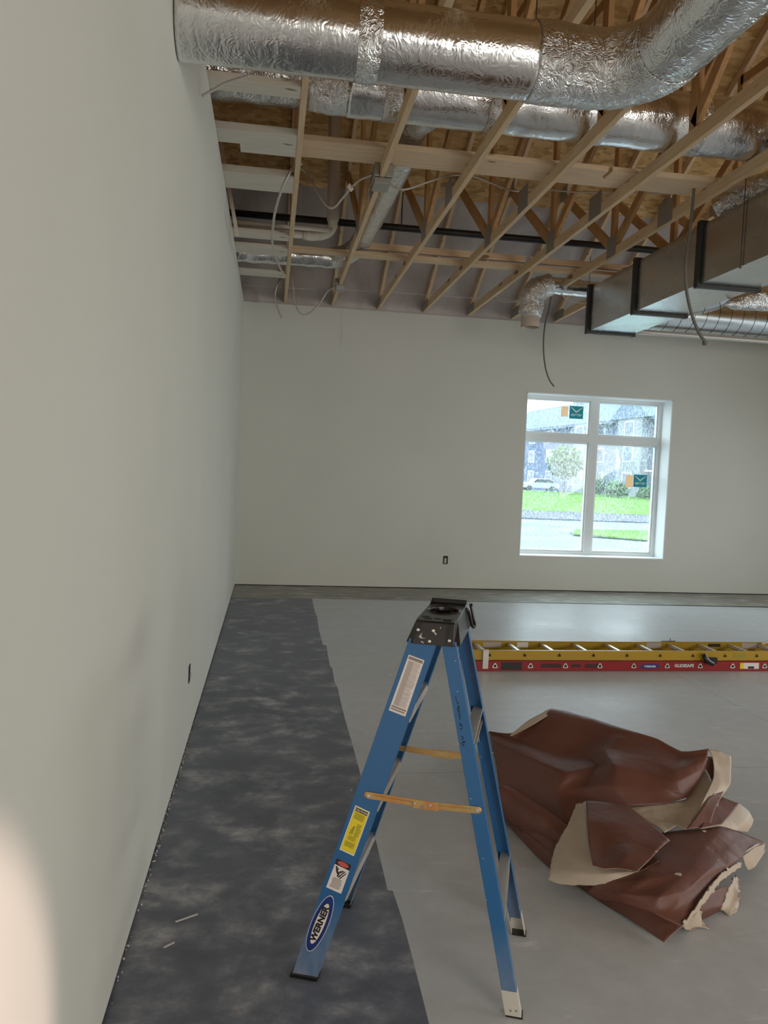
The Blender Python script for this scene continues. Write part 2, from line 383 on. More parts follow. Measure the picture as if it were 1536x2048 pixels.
# film under the eave, sagging between the trusses
TX = [.12 + .6065 * k for k in range(9)]
V = []; F = []; nx = 150; nyy = 26; xa, xb = -1.1, RX
for j in range(nyy + 1):
    y = 10.16 + (yf - .05 - 10.16) * j / nyy; 
    for i in range(nx + 1):
        x = xa + (xb - xa) * i / nx
        ph = ((x - .12) / .6065) % 1.0; sag = -.028 * math.sin(PI * ph) * (1 if 0 < j < nyy else .3)
        sag += .012 * noise.noise(Vector((x * 5, y * 5, 0)))
        V.append((x, y, ztop(y) - .004 + sag))
for j in range(nyy):
    for i in range(nx): a = j * (nx + 1) + i; F.append((a, a + 1, a + nx + 2, a + nx + 1))
k = len(V); V += [(xa, 10.155, 3.66), (xb, 10.155, 3.66)]
for i in range(nx): pass
F.append(tuple([k, k + 1] + [nx - i for i in range(nx + 1)]))
mk('trim_4', V, F, M['film'], smooth=True, origin=(0, 0, 0), **S)
b = MB(); b.box(WX - .7, RX, BY - .002, BY + .30, H - .001, H + .04); b.obj('trim_5', M['pine_pale'], **S)

# ---------------------------------------------------------------- window 1 (back wall)
FY = 10.42
wn = mk('window_1', [(OX0, FY, OZ0), (OX0, FY, OZ0 + .001), (OX0 + .001, FY, OZ0)], [(0, 1, 2)], M['vinyl'], **S, origin=(0, 0, 0))
bpy.data.objects.remove(wn)
b = MB()
g = [(OX0, OX0 + .045), (4.455, 4.575), (OX1 - .06, OX1)]
for xa_, xb_ in g: b.box(xa_, xb_, FY, FY + .09, OZ0, OZ1)
for za, zb in ((OZ0, OZ0 + .05), (2.085, 2.188), (OZ1 - .05, OZ1)):
    b.box(OX0, OX1, FY + .001, FY + .089, za, zb)
win = b.obj('window_1', M['vinyl'], bev=.004, **S)
panes = [(OX0 + .045, 4.455, OZ0 + .05, 2.085), (4.575, OX1 - .06, OZ0 + .05, 2.085), (OX0 + .045, 4.455, 2.188, OZ1 - .05), (4.575, OX1 - .06, 2.188, OZ1 - .05)]
for x0_, x1_, z0_, z1_ in panes:
    b = MB(); t = .022
    b.box(x0_, x0_ + t, FY + .02, FY + .07, z0_, z1_); b.box(x1_ - t, x1_, FY + .02, FY + .07, z0_, z1_)
    b.box(x0_ + t, x1_ - t, FY + .02, FY + .07, z0_, z0_ + t); b.box(x0_ + t, x1_ - t, FY + .02, FY + .07, z1_ - t, z1_)
    sa = b.obj('window_sash', M['vinyl'], win, bev=.003)
    b = MB(); b.box(x0_ + t, x1_ - t, FY + .045, FY + .049, z0_ + t, z1_ - t); b.obj('window_pane', M['glass'], sa)
b = MB(); t = .012
b.box(OX0 - .002, OX0 + t, BY - .003, FY, OZ0, OZ1); b.box(OX1 - t, OX1 + .002, BY - .003, FY, OZ0, OZ1)
b.box(OX0, OX1, BY - .003, FY, OZ1 - t, OZ1 + .002); b.box(OX0, OX1, BY - .006, FY, OZ0 - .002, OZ0 + t)
b.obj('window_sill', M['paint_white'], win)
# stickers on the glass, printed side outwards, so their writing reads mirrored from in here
def sticker(x0_, x1_, z0_, z1_, lab, labo, xo0, xo1, zo0, zo1):
    y = FY + .040
    e = empty('window_sticker', ((x0_ + x1_) / 2, y, z0_), lab, 'sticker', 'teal stickers on the window panes')
    b = MB(); b.box(x0_, x1_, y, y + .002, z0_, z1_); b.obj('sticker_sheet', M['teal'], e)
    w_ = x1_ - x0_; h_ = z1_ - z0_
    b = MB(); f = lambda u, v: (x0_ + u * w_, y - .0006, z0_ + v * h_)
    b.add([f(.08, .88), f(.14, .90), f(.5, .60), f(.52, .50), f(.47, .47)], [(0, 1, 2, 3, 4)])
    b.add([f(.93, .88), f(.88, .90), f(.5, .60), f(.47, .50), f(.53, .47)], [(4, 3, 2, 1, 0)])
    b.obj('bird_emblem', M['stwhite'], e, label='white spread V-shaped emblem')
    V, F = text_geo('VETTER', .23, .03); b = MB()
    b.add([f(.5 - x, .28 + z) for x, z in V], F); b.obj('lettering', M['stwhite'], e, label='small white mirrored lettering')
    b = MB(); b.box(xo0, xo1, y, y + .002, zo0, zo1)
    b.obj('window_sticker', M['orange'], label=labo, cat='sticker', group='orange stickers on the window panes')
k_ = 1.0136
def cz(z): return 1.57 + (z - 1.57) * k_
sticker(4.101 * k_, 4.302 * k_, cz(2.405), cz(2.581), 'teal square sticker with white emblem on the upper left window pane', 'orange rectangular sticker on the upper left window pane', 3.978 * k_, 4.081 * k_, cz(2.428), cz(2.568))
sticker(5.108 * k_, 5.309 * k_, cz(1.487), cz(1.663), 'teal square sticker with white emblem on the lower right window pane', 'orange rectangular sticker on the lower right window pane', 4.993 * k_, 5.101 * k_, cz(1.479), cz(1.651))

# ---------------------------------------------------------------- wall boxes
e = empty('outlet_box', (2.39, BY, .35), 'open black outlet box low in the back wall', 'outlet')
b = MB(); b.box(2.358, 2.422, BY - .004, BY - .001, .34, .45); b.obj('opening_shade', M['black'], e)  # black plate on the wall, painting the shade inside the box
b = MB(); b.box(2.372, 2.40, BY - .012, BY - .004, .352, .42); b.obj('wiring', M['boxsteel'], e)
e = empty('outlet_box', (WX, 4.335, .35), 'open dark outlet box low in the left wall', 'outlet')
b = MB(); b.box(WX + .001, WX + .004, 4.30, 4.37, .352, .448); b.obj('opening_shade', M['black'], e)  # black plate stands in for the shaded hollow of the box
b = MB(); b.box(WX + .004, WX + .010, 4.32, 4.35, .38, .40); b.obj('wiring', M['boxsteel'], e)

# ---------------------------------------------------------------- roof trusses
ordn = ['first', 'second', 'third', 'fourth', 'fifth', 'sixth', 'seventh', 'eighth', 'ninth']
def top_under(y): return ztop(y) - .105
def make_truss(x, lab):
    e = empty('roof_truss', (x, 5, H), lab, 'roof truss', 'roof trusses running towards the back wall')
    h = .019
    b = MB(); b.box(x - h, x + h, -4.9, 10.15, H + .001, H + .090); b.obj('bottom_chord', M['pine'], e, bev=.002)
    def ch(ya, yb):
        b = MB(); za, zb = top_under(ya), top_under(yb)
        b.hexa([(x - h, ya, za), (x + h, ya, za), (x + h, ya, za + .10), (x - h, ya, za + .10), (x - h, yb, zb), (x + h, yb, zb), (x + h, yb, zb + .10), (x - h, yb, zb + .10)])
        b.obj('top_chord', M['pine'], e, bev=.002)
    ch(10.12, 2.4); ch(2.4, -5.1)
    def web(p, q, s=.089):
        b = MB(); b.beam((x, p[0], p[1]), (x, q[0], q[1]), .036, s); b.obj('web', M['pine_web'], e, bev=.002)
    A = 7.06
    web((A, 3.77), (A, top_under(A))); web((A + .05, 3.80), (8.42, top_under(8.42)))
    web((A - .05, 3.80), (4.62, 5.26)); web((4.6, 3.77), (4.6, top_under(4.6))); web((4.62, 5.30), (A, top_under(A) - .05))
    web((4.6, 3.80), (2.4, 6.0)); web((2.4, 3.77), (2.4, top_under(2.4))); web((.2, 3.77), (.2, top_under(.2))); web((2.4, 6.0), (.2, 3.8)); web((-2.3, 3.77), (-2.3, top_under(-2.3)))
    for (ya, yb, za, zb) in ((A - .10, A + .10, H + .005, H + .20), (5.93, 6.17, H + .004, H + .19), (9.80, 10.12, H + .005, H + .12), (8.3, 8.5, top_under(8.4) - .06, top_under(8.4) + .08)):
        b = MB(); b.box(x - h - .0022, x - h - .0002, ya, yb, za, zb); b.obj('connector_plate', M['plate'], e)
    return e
for k, x in enumerate(TX):
    make_truss(x, 'pine roof truss, ' + ordn[k] + ' from the left wall' + (', nearest the camera\'s line of sight' if False else ''))

# bracing laid across the bottom chords and blocking between the left wall and the first truss
def timber(name, x0_, x1_, ya, yb, z0_, z1_, mt, lab, cat, group=None):
    b = MB(); b.box(x0_, x1_, ya, yb, z0_, z1_); return b.obj(name, mt, label=lab, cat=cat, group=group, bev=.002)
zc = H + .0915
timber('strongback', -.27, 2.32, 5.345, 5.492, zc, zc + .038, M['pine_x'], 'front plank of the pair laid across the truss chords', 'bracing plank')
timber('strongback', .0, 3.1, 5.494, 5.640, zc, zc + .038, M['pine_x'], 'rear plank of the pair laid across the truss chords', 'bracing plank')
timber('strongback', 2.35, 5.2, 5.345, 5.492, zc, zc + .038, M['pine_x'], 'bracing plank continuing the front one towards the rectangular duct', 'bracing plank')
timber('strongback', -.9, 3.9, 7.985, 8.125, zc, zc + .036, M['pine_x'], 'long thin bracing plank across the trusses near the back wall', 'bracing plank')
timber('strongback', .74, 2.6, 8.0, 8.038, 3.835, 3.905, M['pine_x'], 'upright board fixed across the truss webs above the thin plank', 'bracing plank')
timber('strongback', 2.65, 3.9, 8.0, 8.038, 3.835, 3.900, M['pine_x'], 'upright board across the truss webs nearer the rectangular duct', 'bracing plank')
BL = [(4.445, 4.585, .0), (5.09, 5.30, .0), (5.81, 6.145, 0), (7.255, 7.43, 0), (7.465, 7.56, .05), (7.70, 7.96, 0), (8.69, 8.868, 0)]
bl_lab = ['blocking board directly under the big foil duct at the left wall', 'notched wide blocking board behind the thin foil duct end', 'double blocking board above the cable loop by the left wall',
          'blocking board level with the cream pipes', 'narrow blocking board just behind the one level with the cream pipes', 'blocking board in front of the silver flex duct', 'last blocking board before the back wall']
for i, (ya, yb, dz) in enumerate(BL):
    x1_ = TX[0] - .020
    if i == 1:
        b = MB(); b.box(-.9, x1_, ya, yb, H + .003, H + .05); b.box(-.27, x1_, yb, yb + .135, H + .003, H + .05)
        b.obj('blocking_board', M['pine_pale'], label=bl_lab[i], cat='blocking board', group='blocking between left wall and first truss', bev=.002)
    elif i == 2:
        e = empty('blocking_board', (-.4, ya, H), bl_lab[i], 'blocking board', 'blocking between left wall and first truss')
        for q0, q1 in ((ya, (ya + yb) / 2 - .001), ((ya + yb) / 2 + .001, yb)):
            b = MB(); b.box(-.9, x1_, q0, q1, H + .003, H + .055); b.obj('board', M['pine_pale'], e, bev=.002)
    else:
        timber('blocking_board', -.9, x1_, ya, yb, H + .003 + dz, H + .041 + dz, M['pine_pale'], bl_lab[i], 'blocking board', 'blocking between left wall and first truss')
# studs of the gable behind the left wall
for i, y in enumerate((3.9, 4.75, 5.25, 6.6, 7.9, 9.1)):
    b = MB(); b.box(-1.078, -.99, y - .019, y + .019, H - .39, top_under(y)); b.obj('gable_stud', M['pine_web'], label='dark stud in the gap above the left wall, between the roof deck and the blocking', cat='stud', group='gable studs above the left wall')

# ---------------------------------------------------------------- big foil duct with elbow
def wr(amp, fq, seed):
    def f(p, i, j):
        q = Vector((p.x * fq, p.y * fq, p.z * fq + seed))
        return amp * (noise.noise(q) + .6 * abs(noise.noise(q * 2.7)) + .35 * noise.noise(q * 6.1))
    return f
def resample(P, step):
    out = [P[0]]; 
    for p in P[1:]:
        d = (p - out[-1]).length
        if d >= step: out.append(p)
    return out
def arc(c, r, a0, a1, n, z):
    return [Vector((c[0] + r * math.cos(a0 + (a1 - a0) * i / n), c[1] + r * math.sin(a0 + (a1 - a0) * i / n), z)) for i in range(n + 1)]
def line3(p, q, n): p = Vector(p); q = Vector(q); return [p + (q - p) * i / n for i in range(n)]
e = empty('foil_duct', (-.41, 3.147, 3.12), 'big foil-wrapped round duct under the trusses, elbowing towards the camera', 'duct')
DZ = 3.272; R = .150
P = line3((-.405, 3.147, DZ), (1.0, 3.147, DZ), 80)
b = MB(); b.tube(P + [Vector((1.02, 3.147, DZ))], R - .003, 72, disp=wr(.0016, 9, 1)); b.obj('duct_wrap', M['foil'], e, smooth=True)
el = line3((1.0, 3.147, DZ), (1.24, 3.147, DZ), 16) + arc((1.24, 2.897), .25, PI / 2, 0.0, 40, DZ)[:-1] + [Vector((1.49, 2.90, DZ))]
b = MB(); b.tube(el, R + .001, 72, disp=wr(.0045, 10, 4)); b.obj('duct_elbow', M['foil_s'], e, smooth=True)
P = line3((1.49, 2.91, DZ), (1.60, -.9, DZ + .0), 170)
b = MB(); b.tube(P, R - .002, 64, disp=wr(.0022, 10, 9)); b.obj('duct_wrap', M['foil_y'], e, smooth=True)
b = MB(); b.tube([(.28, 3.147, DZ), (.30, 3.147, DZ), (.34, 3.147, DZ), (.37, 3.147, DZ)], [R - .002, R + .002, R + .002, R - .002], 72, False, disp=wr(.004, 14, 2)); b.obj('tape_band', M['foil_s'], e, smooth=True)
for q in (1.0, 1.25):
    b = MB(); b.tube([(q, 3.10, DZ + .10), (q + .01, 3.10, 4.3)], .003, 6); b.obj('hanger_wire', M['wire_dark'], e)
# second foil duct lying on the chords
e = empty('foil_duct', (-.9, 4.75, 3.78), 'second foil-wrapped duct lying above the truss chords behind the big one', 'duct')
D2Y, D2Z, R2 = 4.93, 3.960, .185
b = MB(); b.tube(line3((-.95, D2Y, D2Z - .0), (.16, D2Y, D2Z - .0), 50), .165, 56, disp=wr(.010, 6, 11)); b.obj('thin_duct_wrap', M['foil_y'], e, smooth=True)
b = MB(); b.tube(line3((.15, D2Y, D2Z), (.42, D2Y, D2Z), 14), [.166 + .014 * min(1, i / 8) for i in range(14)], 56, disp=wr(.008, 10, 12)); b.obj('duct_collar', M['foil_s'], e, smooth=True)
b = MB(); b.tube(line3((.40, D2Y, D2Z), (3.35, D2Y, D2Z), 150), R2, 64, disp=wr(.005, 9, 13)); b.obj('duct_wrap', M['foil'], e, smooth=True)
for q in (.62, 1.28, 1.95, 2.62):
    b = MB(); b.tube(line3((q, D2Y, D2Z), (q + .14, D2Y, D2Z), 9), R2 + .003, 64, False, disp=wr(.006, 13, q)); b.obj('tape_band', M['foil_s'], e, smooth=True)
# branch duct: leaves the second duct, runs to the back, turns to the left wall
e = empty('foil_branch_duct', (.80, 6.6, 3.78), 'slim foil branch duct running back between second and third trusses, then left to the wall', 'duct')
RB = .108
b = MB(); b.tube(spline([(.96, 5.02, 3.95), (.93, 5.20, 3.93), (.90, 5.32, 3.935), (.905, 5.70, 3.925)], 8), [.10] * 8 + [.095] * 17, 36, disp=wr(.006, 14, 20)); b.obj('takeoff_collar', M['foil_s'], e, smooth=True)
b = MB(); b.tube(line3((.905, 5.66, 3.925), (.86, 7.82, 3.93), 100), RB, 40, disp=wr(.0035, 13, 21)); b.obj('duct_wrap', M['foil_y'], e, smooth=True)
b = MB(); b.tube(spline([(.86, 7.80, 3.93), (.855, 8.08, 3.935), (.80, 8.27, 3.895), (.68, 8.36, 3.84), (.56, 8.37, 3.81)], 7), RB - .002, 40, disp=wr(.007, 14, 22)); b.obj('duct_elbow', M['foil_s'], e, smooth=True)
b = MB(); b.tube(line3((.58, 8.37, 3.812), (-1.0, 8.37, 3.795), 80), RB - .010, 40, disp=wr(.010, 10, 23)); b.obj('flex_run', M['foil'], e, smooth=True)

# ---------------------------------------------------------------- boot with open end, under the trusses
e = empty('duct_boot', (2.79, 8.3, 3.21), 'hanging foil-wrapped duct boot with an open dark bottom near the back wall', 'duct boot')
rim = []
b = MB(); b.tube([(2.785, 8.3, 3.355), (2.787, 8.3, 3.218)], .102, 40, False); b.tube([(2.787, 8.3, 3.218), (2.785, 8.3, 3.33)], .098, 40, False); b.obj('sheet_collar', M['duct_dirty'], e, smooth=True)
b = MB(); b.tube([(2.785, 8.3, 3.30), (2.785, 8.3, 3.305)], .097, 30); b.obj('throat_shade', M['black'], e)  # black disc painting the shade up inside the collar
b = MB(); b.tube(spline([(2.785, 8.3, 3.335), (2.79, 8.3, 3.46), (2.80, 8.3, 3.56), (2.87, 8.31, 3.66), (3.0, 8.33, 3.705)], 10), [.118, .122, .125, .128] + [.132] * 26 + [.118] * 11, 48, disp=wr(.009, 12, 31)); b.obj('foil_elbow', M['foil_s'], e, smooth=True)
b = MB(); b.tube(line3((2.98, 8.33, 3.705), (3.66, 8.38, 3.70), 40), .09, 40, disp=wr(.008, 12, 32)); b.obj('flex_run', M['foil'], e, smooth=True)

# ---------------------------------------------------------------- rectangular duct
DX0, DX1, DZ0, DZ1 = 3.335, 3.835, 3.160, 3.625
e = empty('rectangular_duct', (3.58, 5.5, DZ0), 'rectangular galvanised sheet-metal duct with dark flanges under the trusses', 'duct')
def rsec(ya, yb):
    b = MB(); t = .001
    b.box(DX0, DX1, ya, yb, DZ0, DZ0 + t); b.box(DX0, DX1, ya, yb, DZ1 - t, DZ1); b.box(DX0, DX0 + t, ya, yb, DZ0 + t, DZ1 - t); b.box(DX1 - t, DX1, ya, yb, DZ0 + t, DZ1 - t)
    b.obj('duct_section', M['galv'], e)
for ya, yb in ((6.92, 8.0), (5.82, 6.92), (4.6, 5.82), (3.3, 4.6)): rsec(ya, yb)
def flange(y, wd=.028):
    b = MB(); o_ = .030
    b.box(DX0 - o_, DX0 - .0005, y - wd, y + wd, DZ0 - o_, DZ1 + .03); b.box(DX1 + .0005, DX1 + o_, y - wd, y + wd, DZ0 - o_, DZ1 + .03)
    b.box(DX0 - .0005, DX1 + .0005, y - wd, y + wd, DZ0 - o_ * .9, DZ0 - .0005); b.box(DX0, DX1, y - wd, y + wd, DZ1 + .0005, DZ1 + .03)
    b.obj('flange', M['steel_dark'], e, bev=.003)
for y in (7.985, 6.92, 5.82, 4.6): flange(y)
b = MB(); b.box(DX0 + .002, DX1 - .002, 7.96, 7.965, DZ0 + .002, DZ1 - .002); b.obj('throat_shade', M['black'], e)  # black sheet painting the shaded inside of the duct end
for y in (8.0, 5.25):
    b = MB(); b.tube([(DX0 - .010, y, DZ0 - .01), (DX0 - .012, y, 3.95)], .0035, 6); b.disc((DX0 - .010, y, DZ0 - .016), (0, 0, 1), .010, .008); b.obj('hanger_wire', M['wire_dark'], e)
b = MB(); b.tube(spline([(3.36, 5.65, 3.70), (3.46, 5.5, 3.76), (3.62, 5.2, 3.80), (3.7, 4.8, 3.82)], 10), .10, 30, disp=wr(.02, 12, 41))
b.obj('foil_wrap', M['foil_s'], e)

# ---------------------------------------------------------------- spiral ducts
e = empty('spiral_duct', (5.6, 9.1, 3.4), 'round spiral-seam duct running along the back wall at the right', 'duct')
def spiral(pts, r, nm, pitch=.16):
    b = MB(); b.tube(pts, r, 56); b.obj(nm, M['galv'], e, smooth=True)
    b = MB(); L = 0; Q = [pts[0]]; H_ = []
    a = 0.0
    for i in range(1, len(pts)):
        p, q = Vector(pts[i - 1]), Vector(pts[i]); d = (q - p); t = d.normalized(); u = t.cross(Vector((0, 0, 1))).normalized(); w_ = u.cross(t); n_ = max(2, int(d.length / .008))
        for j in range(n_):
            a += d.length / n_ / pitch * 2 * PI; c = p + d * j / n_; H_.append(c + (u * math.cos(a) + w_ * math.sin(a)) * (r + .001))
    b.tube(H_, .0042, 5); b.obj('spiral_seam', M['steel_dark'], e, smooth=True)
spiral([Vector((4.30 + .1 * i, 9.12, 3.66)) for i in range(38)], .215, 'duct_wall')
b = MB(); b.tube([Vector((4.36, 9.12, 3.70)), Vector((4.15, 9.12, 3.70))], [.215, .19], 50); b.obj('end_cap', M['galv'], e, smooth=True)
e = empty('spiral_duct', (4.6, 8.2, 3.4), 'short spiral-seam branch duct curving up beside the rectangular duct', 'duct')
spiral(spline([(4.05, 8.35, 3.58), (4.35, 8.28, 3.58), (4.62, 8.22, 3.60), (4.85, 8.10, 3.66), (4.98, 7.95, 3.80)], 10), .14, 'duct_wall', .15)
# white pipe lying below the spiral duct along the wall
b = MB(); b.tube(line3((4.2, 9.0, 3.40), (8.2, 9.05, 3.40), 10), .033, 14); b.obj('pale_pipe', M['alu'], label='thin pale pipe under the spiral duct along the back wall', cat='pipe', smooth=True)
# foil-covered flex at the right edge
b = MB(); b.tube(spline([(3.80, 6.2, 3.112), (3.93, 6.2, 3.135), (4.12, 6.2, 3.180), (4.45, 6.2, 3.215), (5.0, 6.2, 3.24)], 14), [.006] + [.012 + .088 * min(1, (i / 30)) ** .75 for i in range(56)], 48, disp=wr(.010, 12, 51))
b.obj('flexible_duct', M['foil_s'], label='crumpled foil flexible duct at the right edge below the rectangular duct', cat='duct', smooth=True)

# ---------------------------------------------------------------- pipes
b = MB(); b.tube(line3((-1.05, 8.34, 4.185), (6.8, 8.34, 4.185), 6), .037, 16); b.obj('sprinkler_pipe', M['blackpipe'], label='black iron pipe running across between the truss webs', cat='pipe', smooth=True)
e = empty('drain_pipe', (.5, 7.5, 3.8), 'cream drain pipe dropping from the roof and elbowing to the left wall', 'pipe')
b = MB(); b.tube([(.50, 7.62, 5.15), (.52, 7.62, 3.97)], .058, 26); b.obj('pipe', M['duct_dirty'], e, smooth=True)
b = MB(); b.tube(spline([(.52, 7.62, 3.98), (.515, 7.64, 3.91), (.46, 7.67, 3.855), (.34, 7.70, 3.835), (.27, 7.70, 3.835)], 8), .048, 26); b.obj('elbow', M['pvc'], e, smooth=True)
b = MB(); b.tube([(.30, 7.70, 3.835), (-.95, 7.70, 3.835)], .036, 22); b.obj('pipe', M['pvc'], e, smooth=True)
b = MB(); b.tube([(.28, 7.70, 3.835), (.24, 7.70, 3.835)], .043, 22); b.tube([(.40, 7.69, 3.842), (.43, 7.685, 3.848)], .052, 22); b.obj('coupling', M['pvc'], e, smooth=True)
b = MB(); b.tube([(.50, 7.50, 3.838), (-.95, 7.50, 3.84)], .019, 16); b.tube([(.50, 7.50, 3.838), (.515, 7.50, 3.838)], .027, 16); b.obj('cream_pipe', M['pvc'], label='thinner cream pipe running left beside the drain pipe elbow', cat='pipe', smooth=True)
# grey water lines in the gap above the left wall
for i, (x_, y_, lean) in enumerate(((-.62, 5.62, .0), (-.545, 5.62, .02), (-.50, 5.66, .035))):
    b = MB(); b.tube(spline([(x_ - .05, y_, 4.02 + .03 * i), (x_ - .015, y_, 4.03), (x_, y_, 4.0), (x_ + lean, y_ + .05, 3.6), (x_ + 2 * lean, y_ + .1, 3.3)], 8), .012, 12)
    b.obj('water_line', M['pvc'], label='grey water line in the gap above the left wall, ' + ['leftmost', 'middle', 'rightmost'][i] + ' of three', cat='pipe', group='water lines above the left wall', smooth=True)
b = MB(); b.beam((-.52, 6.75, 4.35), (-.78, 6.75, 3.5), .03, .02); b.obj('pipe_strap', M['pine_pale'], label='pale strap leaning left in the gap above the wall', cat='strap')
b = MB(); b.beam((-.52, 6.75, 4.35), (-.34, 6.75, 3.5), .03, .02); b.obj('pipe_strap', M['pine_pale'], label='pale strap leaning right in the gap above the wall', cat='strap')

# ---------------------------------------------------------------- cables and boxes
def cable(pts, r, mt, lab, cat='cable', name='armoured_cable', group=None, n=8, k=10):
    b = MB(); b.tube(spline(pts, k), r, n); return b.obj(name, mt, label=lab, cat=cat, group=group, smooth=True)
cable([(0.154, 5.75, 3.764), (0.103, 5.74, 3.749), (0.029, 5.74, 3.607), (-0.026, 5.9, 3.469), (-0.045, 6.3, 3.421), (-0.041, 6.8, 3.442), (0.002, 7.5, 3.499), (0.067, 8.15, 3.554)], .0095, M['cable'], 'tall looping cable hanging between left wall and first truss')
cable([(0.154, 6.3, 3.942), (0.219, 6.3, 3.894), (0.282, 6.2, 3.755), (0.351, 6.1, 3.613), (0.41, 6.05, 3.572), (0.466, 6, 3.62), (0.522, 5.9, 3.673), (0.585, 5.8, 3.71), (0.661, 5.7, 3.717)], .0085, M['cable'], 'drooping cable from first truss to the junction box on second truss')
b = MB(); b.hexa([(0.498, 5.88, 3.679), (0.529, 5.88, 3.645), (0.551, 5.88, 3.669), (0.515, 5.88, 3.71), (0.499, 5.9, 3.686), (0.531, 5.9, 3.652), (0.553, 5.9, 3.676), (0.517, 5.9, 3.717)]); b.obj('cable_tag', M['white'], label='small white tag on the drooping cable', cat='tag')
cable([(0.785, 5.62, 3.636), (0.838, 5.6, 3.598), (0.911, 5.6, 3.605), (1.056, 5.7, 3.697), (1.244, 5.8, 3.801), (1.383, 5.9, 3.859), (1.527, 6, 3.89), (1.678, 6.1, 3.893), (1.897, 6.2, 3.89), (2.142, 6.3, 3.963), (2.525, 6.5, 4.043), (3.121, 6.7, 4.158), (3.854, 6.8, 4.251)], .0065, M['cable'], 'long sagging cable running right from the box on the second truss')
cable([(0.077, 9.35, 3.846), (0.016, 9.3, 3.725), (-0.014, 9.3, 3.583), (0.02, 9.3, 3.44), (0.071, 9.3, 3.321)], .0095, M['cable'], 'loose cable end hanging over the back wall corner')
cable([(0.152, 9.3, 3.851), (0.192, 9.3, 3.715), (0.216, 9.3, 3.541), (0.286, 9.3, 3.394), (0.392, 9.3, 3.396), (0.515, 9.25, 3.523), (0.595, 9.2, 3.647), (0.686, 9.1, 3.689)], .0095, M['cable'], 'cable loop drooping in front of the back wall below the first truss')
cable([(3.233, 8.9, 3.765), (3.212, 8.9, 3.569), (3.173, 8.9, 3.379), (3.167, 8.9, 3.142), (3.199, 8.9, 2.908), (3.258, 8.9, 2.745), (3.325, 8.9, 2.66)], .0095, M['cable_dark'], 'long dark cable hanging from the duct boot above the window')
hc = cable([(3.066, 5.5, 3.778), (3.062, 5.5, 3.598), (3.048, 5.5, 3.393), (3.036, 5.5, 3.207), (3.057, 5.5, 3.023), (3.113, 5.5, 2.841), (3.179, 5.5, 2.714), (3.237, 5.5, 2.643)], .012, M['cable_dark'], 'dark cable hanging in front of the rectangular duct with capped end')
b = MB(); b.disc((3.233, 5.5, 2.65), (0, 0, -1), .020, .03); b.obj('cable_connector', M['cable_dark'], hc)
cable([(2.563, 9.3, 3.742), (2.758, 9.2, 3.687), (2.927, 9.1, 3.679)], .007, M['wire'], 'thin wire running from the sixth truss to the duct boot', 'wire', 'wire')
cable([(3.012, 8, 3.535), (3.088, 8, 3.487), (3.185, 8, 3.463), (3.321, 8, 3.457)], .008, M['wire'], 'pale wire drooping from the seventh truss to the rectangular duct', 'wire', 'wire')
cable([(-0.394, 4, 3.376), (-0.332, 4, 3.416), (-0.28, 4, 3.451), (-0.165, 4, 3.502)], .008, M['wire'], 'pale wire stretched across the corner under the big duct', 'wire', 'wire')
cable([(-0.405, 9.7, 3.761), (0.288, 9.7, 3.771), (1.284, 9.7, 3.808), (2.183, 9.7, 3.812), (3.51, 9.7, 3.839)], .004, M['wire'], 'very thin wire strung along the eave film near the back wall', 'wire', 'wire')
cable([(0.848, 10.1, 3.679), (0.859, 10.12, 3.439), (0.866, 10.15, 3.173)], .003, M['wire'], 'hair-thin wire hanging down the back wall', 'wire', 'wire')
cable([(1.178, 7.5, 4.263), (1.175, 7.5, 4.092), (1.178, 7.5, 3.912)], .006, M['wire_dark'], 'dark pipe hanger wire on the black iron pipe', 'wire', 'wire')
x_ = TX[1]
e = empty('junction_box', (x_, 5.70, H - .03), 'steel junction box clamped on the second truss beside the foil branch', 'junction box')
b = MB(); b.box(x_ - .055, x_ + .065, 5.62, 5.80, H - .045, H - .002); b.obj('box_cover', M['boxsteel'], e, bev=.004)
b = MB(); b.box(x_ + .021, x_ + .075, 5.60, 5.82, H - .001, H + .085); b.box(x_ - .060, x_ - .023, 5.60, 5.82, H - .001, H + .10); b.obj('box_body', M['boxsteel'], e, bev=.004)
e = empty('junction_box', (x_, 9.04, H - .03), 'small steel junction box on the second truss near the back wall', 'junction box')
b = MB(); b.box(x_ - .05, x_ + .05, 8.98, 9.12, H - .05, H - .002); b.obj('box_cover', M['boxsteel'], e, bev=.004)
b = MB(); b.box(x_ - .062, x_ - .023, 8.96, 9.14, H - .001, H + .075); b.obj('box_body', M['boxsteel'], e, bev=.004)

# ---------------------------------------------------------------- blue step ladder
C0 = Vector((.531, 2.384, 0)); E1 = Vector((.93821175, -.34606171, 0)); E2 = Vector((.34606171, .93821175, 0)); E3 = Vector((0, 0, 1))
def L(a, bb, z): return C0 + E1 * a + E2 * bb + E3 * z
def hw(z): return .22 - .0409 * z          # half width of the ladder at height z
SL_ = empty('step_ladder', (C0.x, C0.y, 0), 'blue fibreglass step ladder with black top cap standing on the floor', 'ladder')
def rail(a0b, a1b, a0t, a1t, zb, zt, side, dp=.030, t=.0032):
    b = MB(); rings = []
    for (a0, a1, z) in ((a0b, a1b, zb), (a0t, a1t, zt)):
        B = hw(z); pr = [(a0, 0), (a1, 0), (a1, dp), (a1 - t, dp), (a1 - t, t), (a0 + t, t), (a0 + t, dp), (a0, dp)]
        rings.append([L(a, side * (B - d), z) for a, d in pr])
    b.loft(rings); return b
def fr(z): t = z / 1.06; return (-.363 + (.312) * t, -.283 + .317 * t)
def rr_(z): t = z / 1.06; return (.294 + (-.242) * t, .337 - .241 * t)
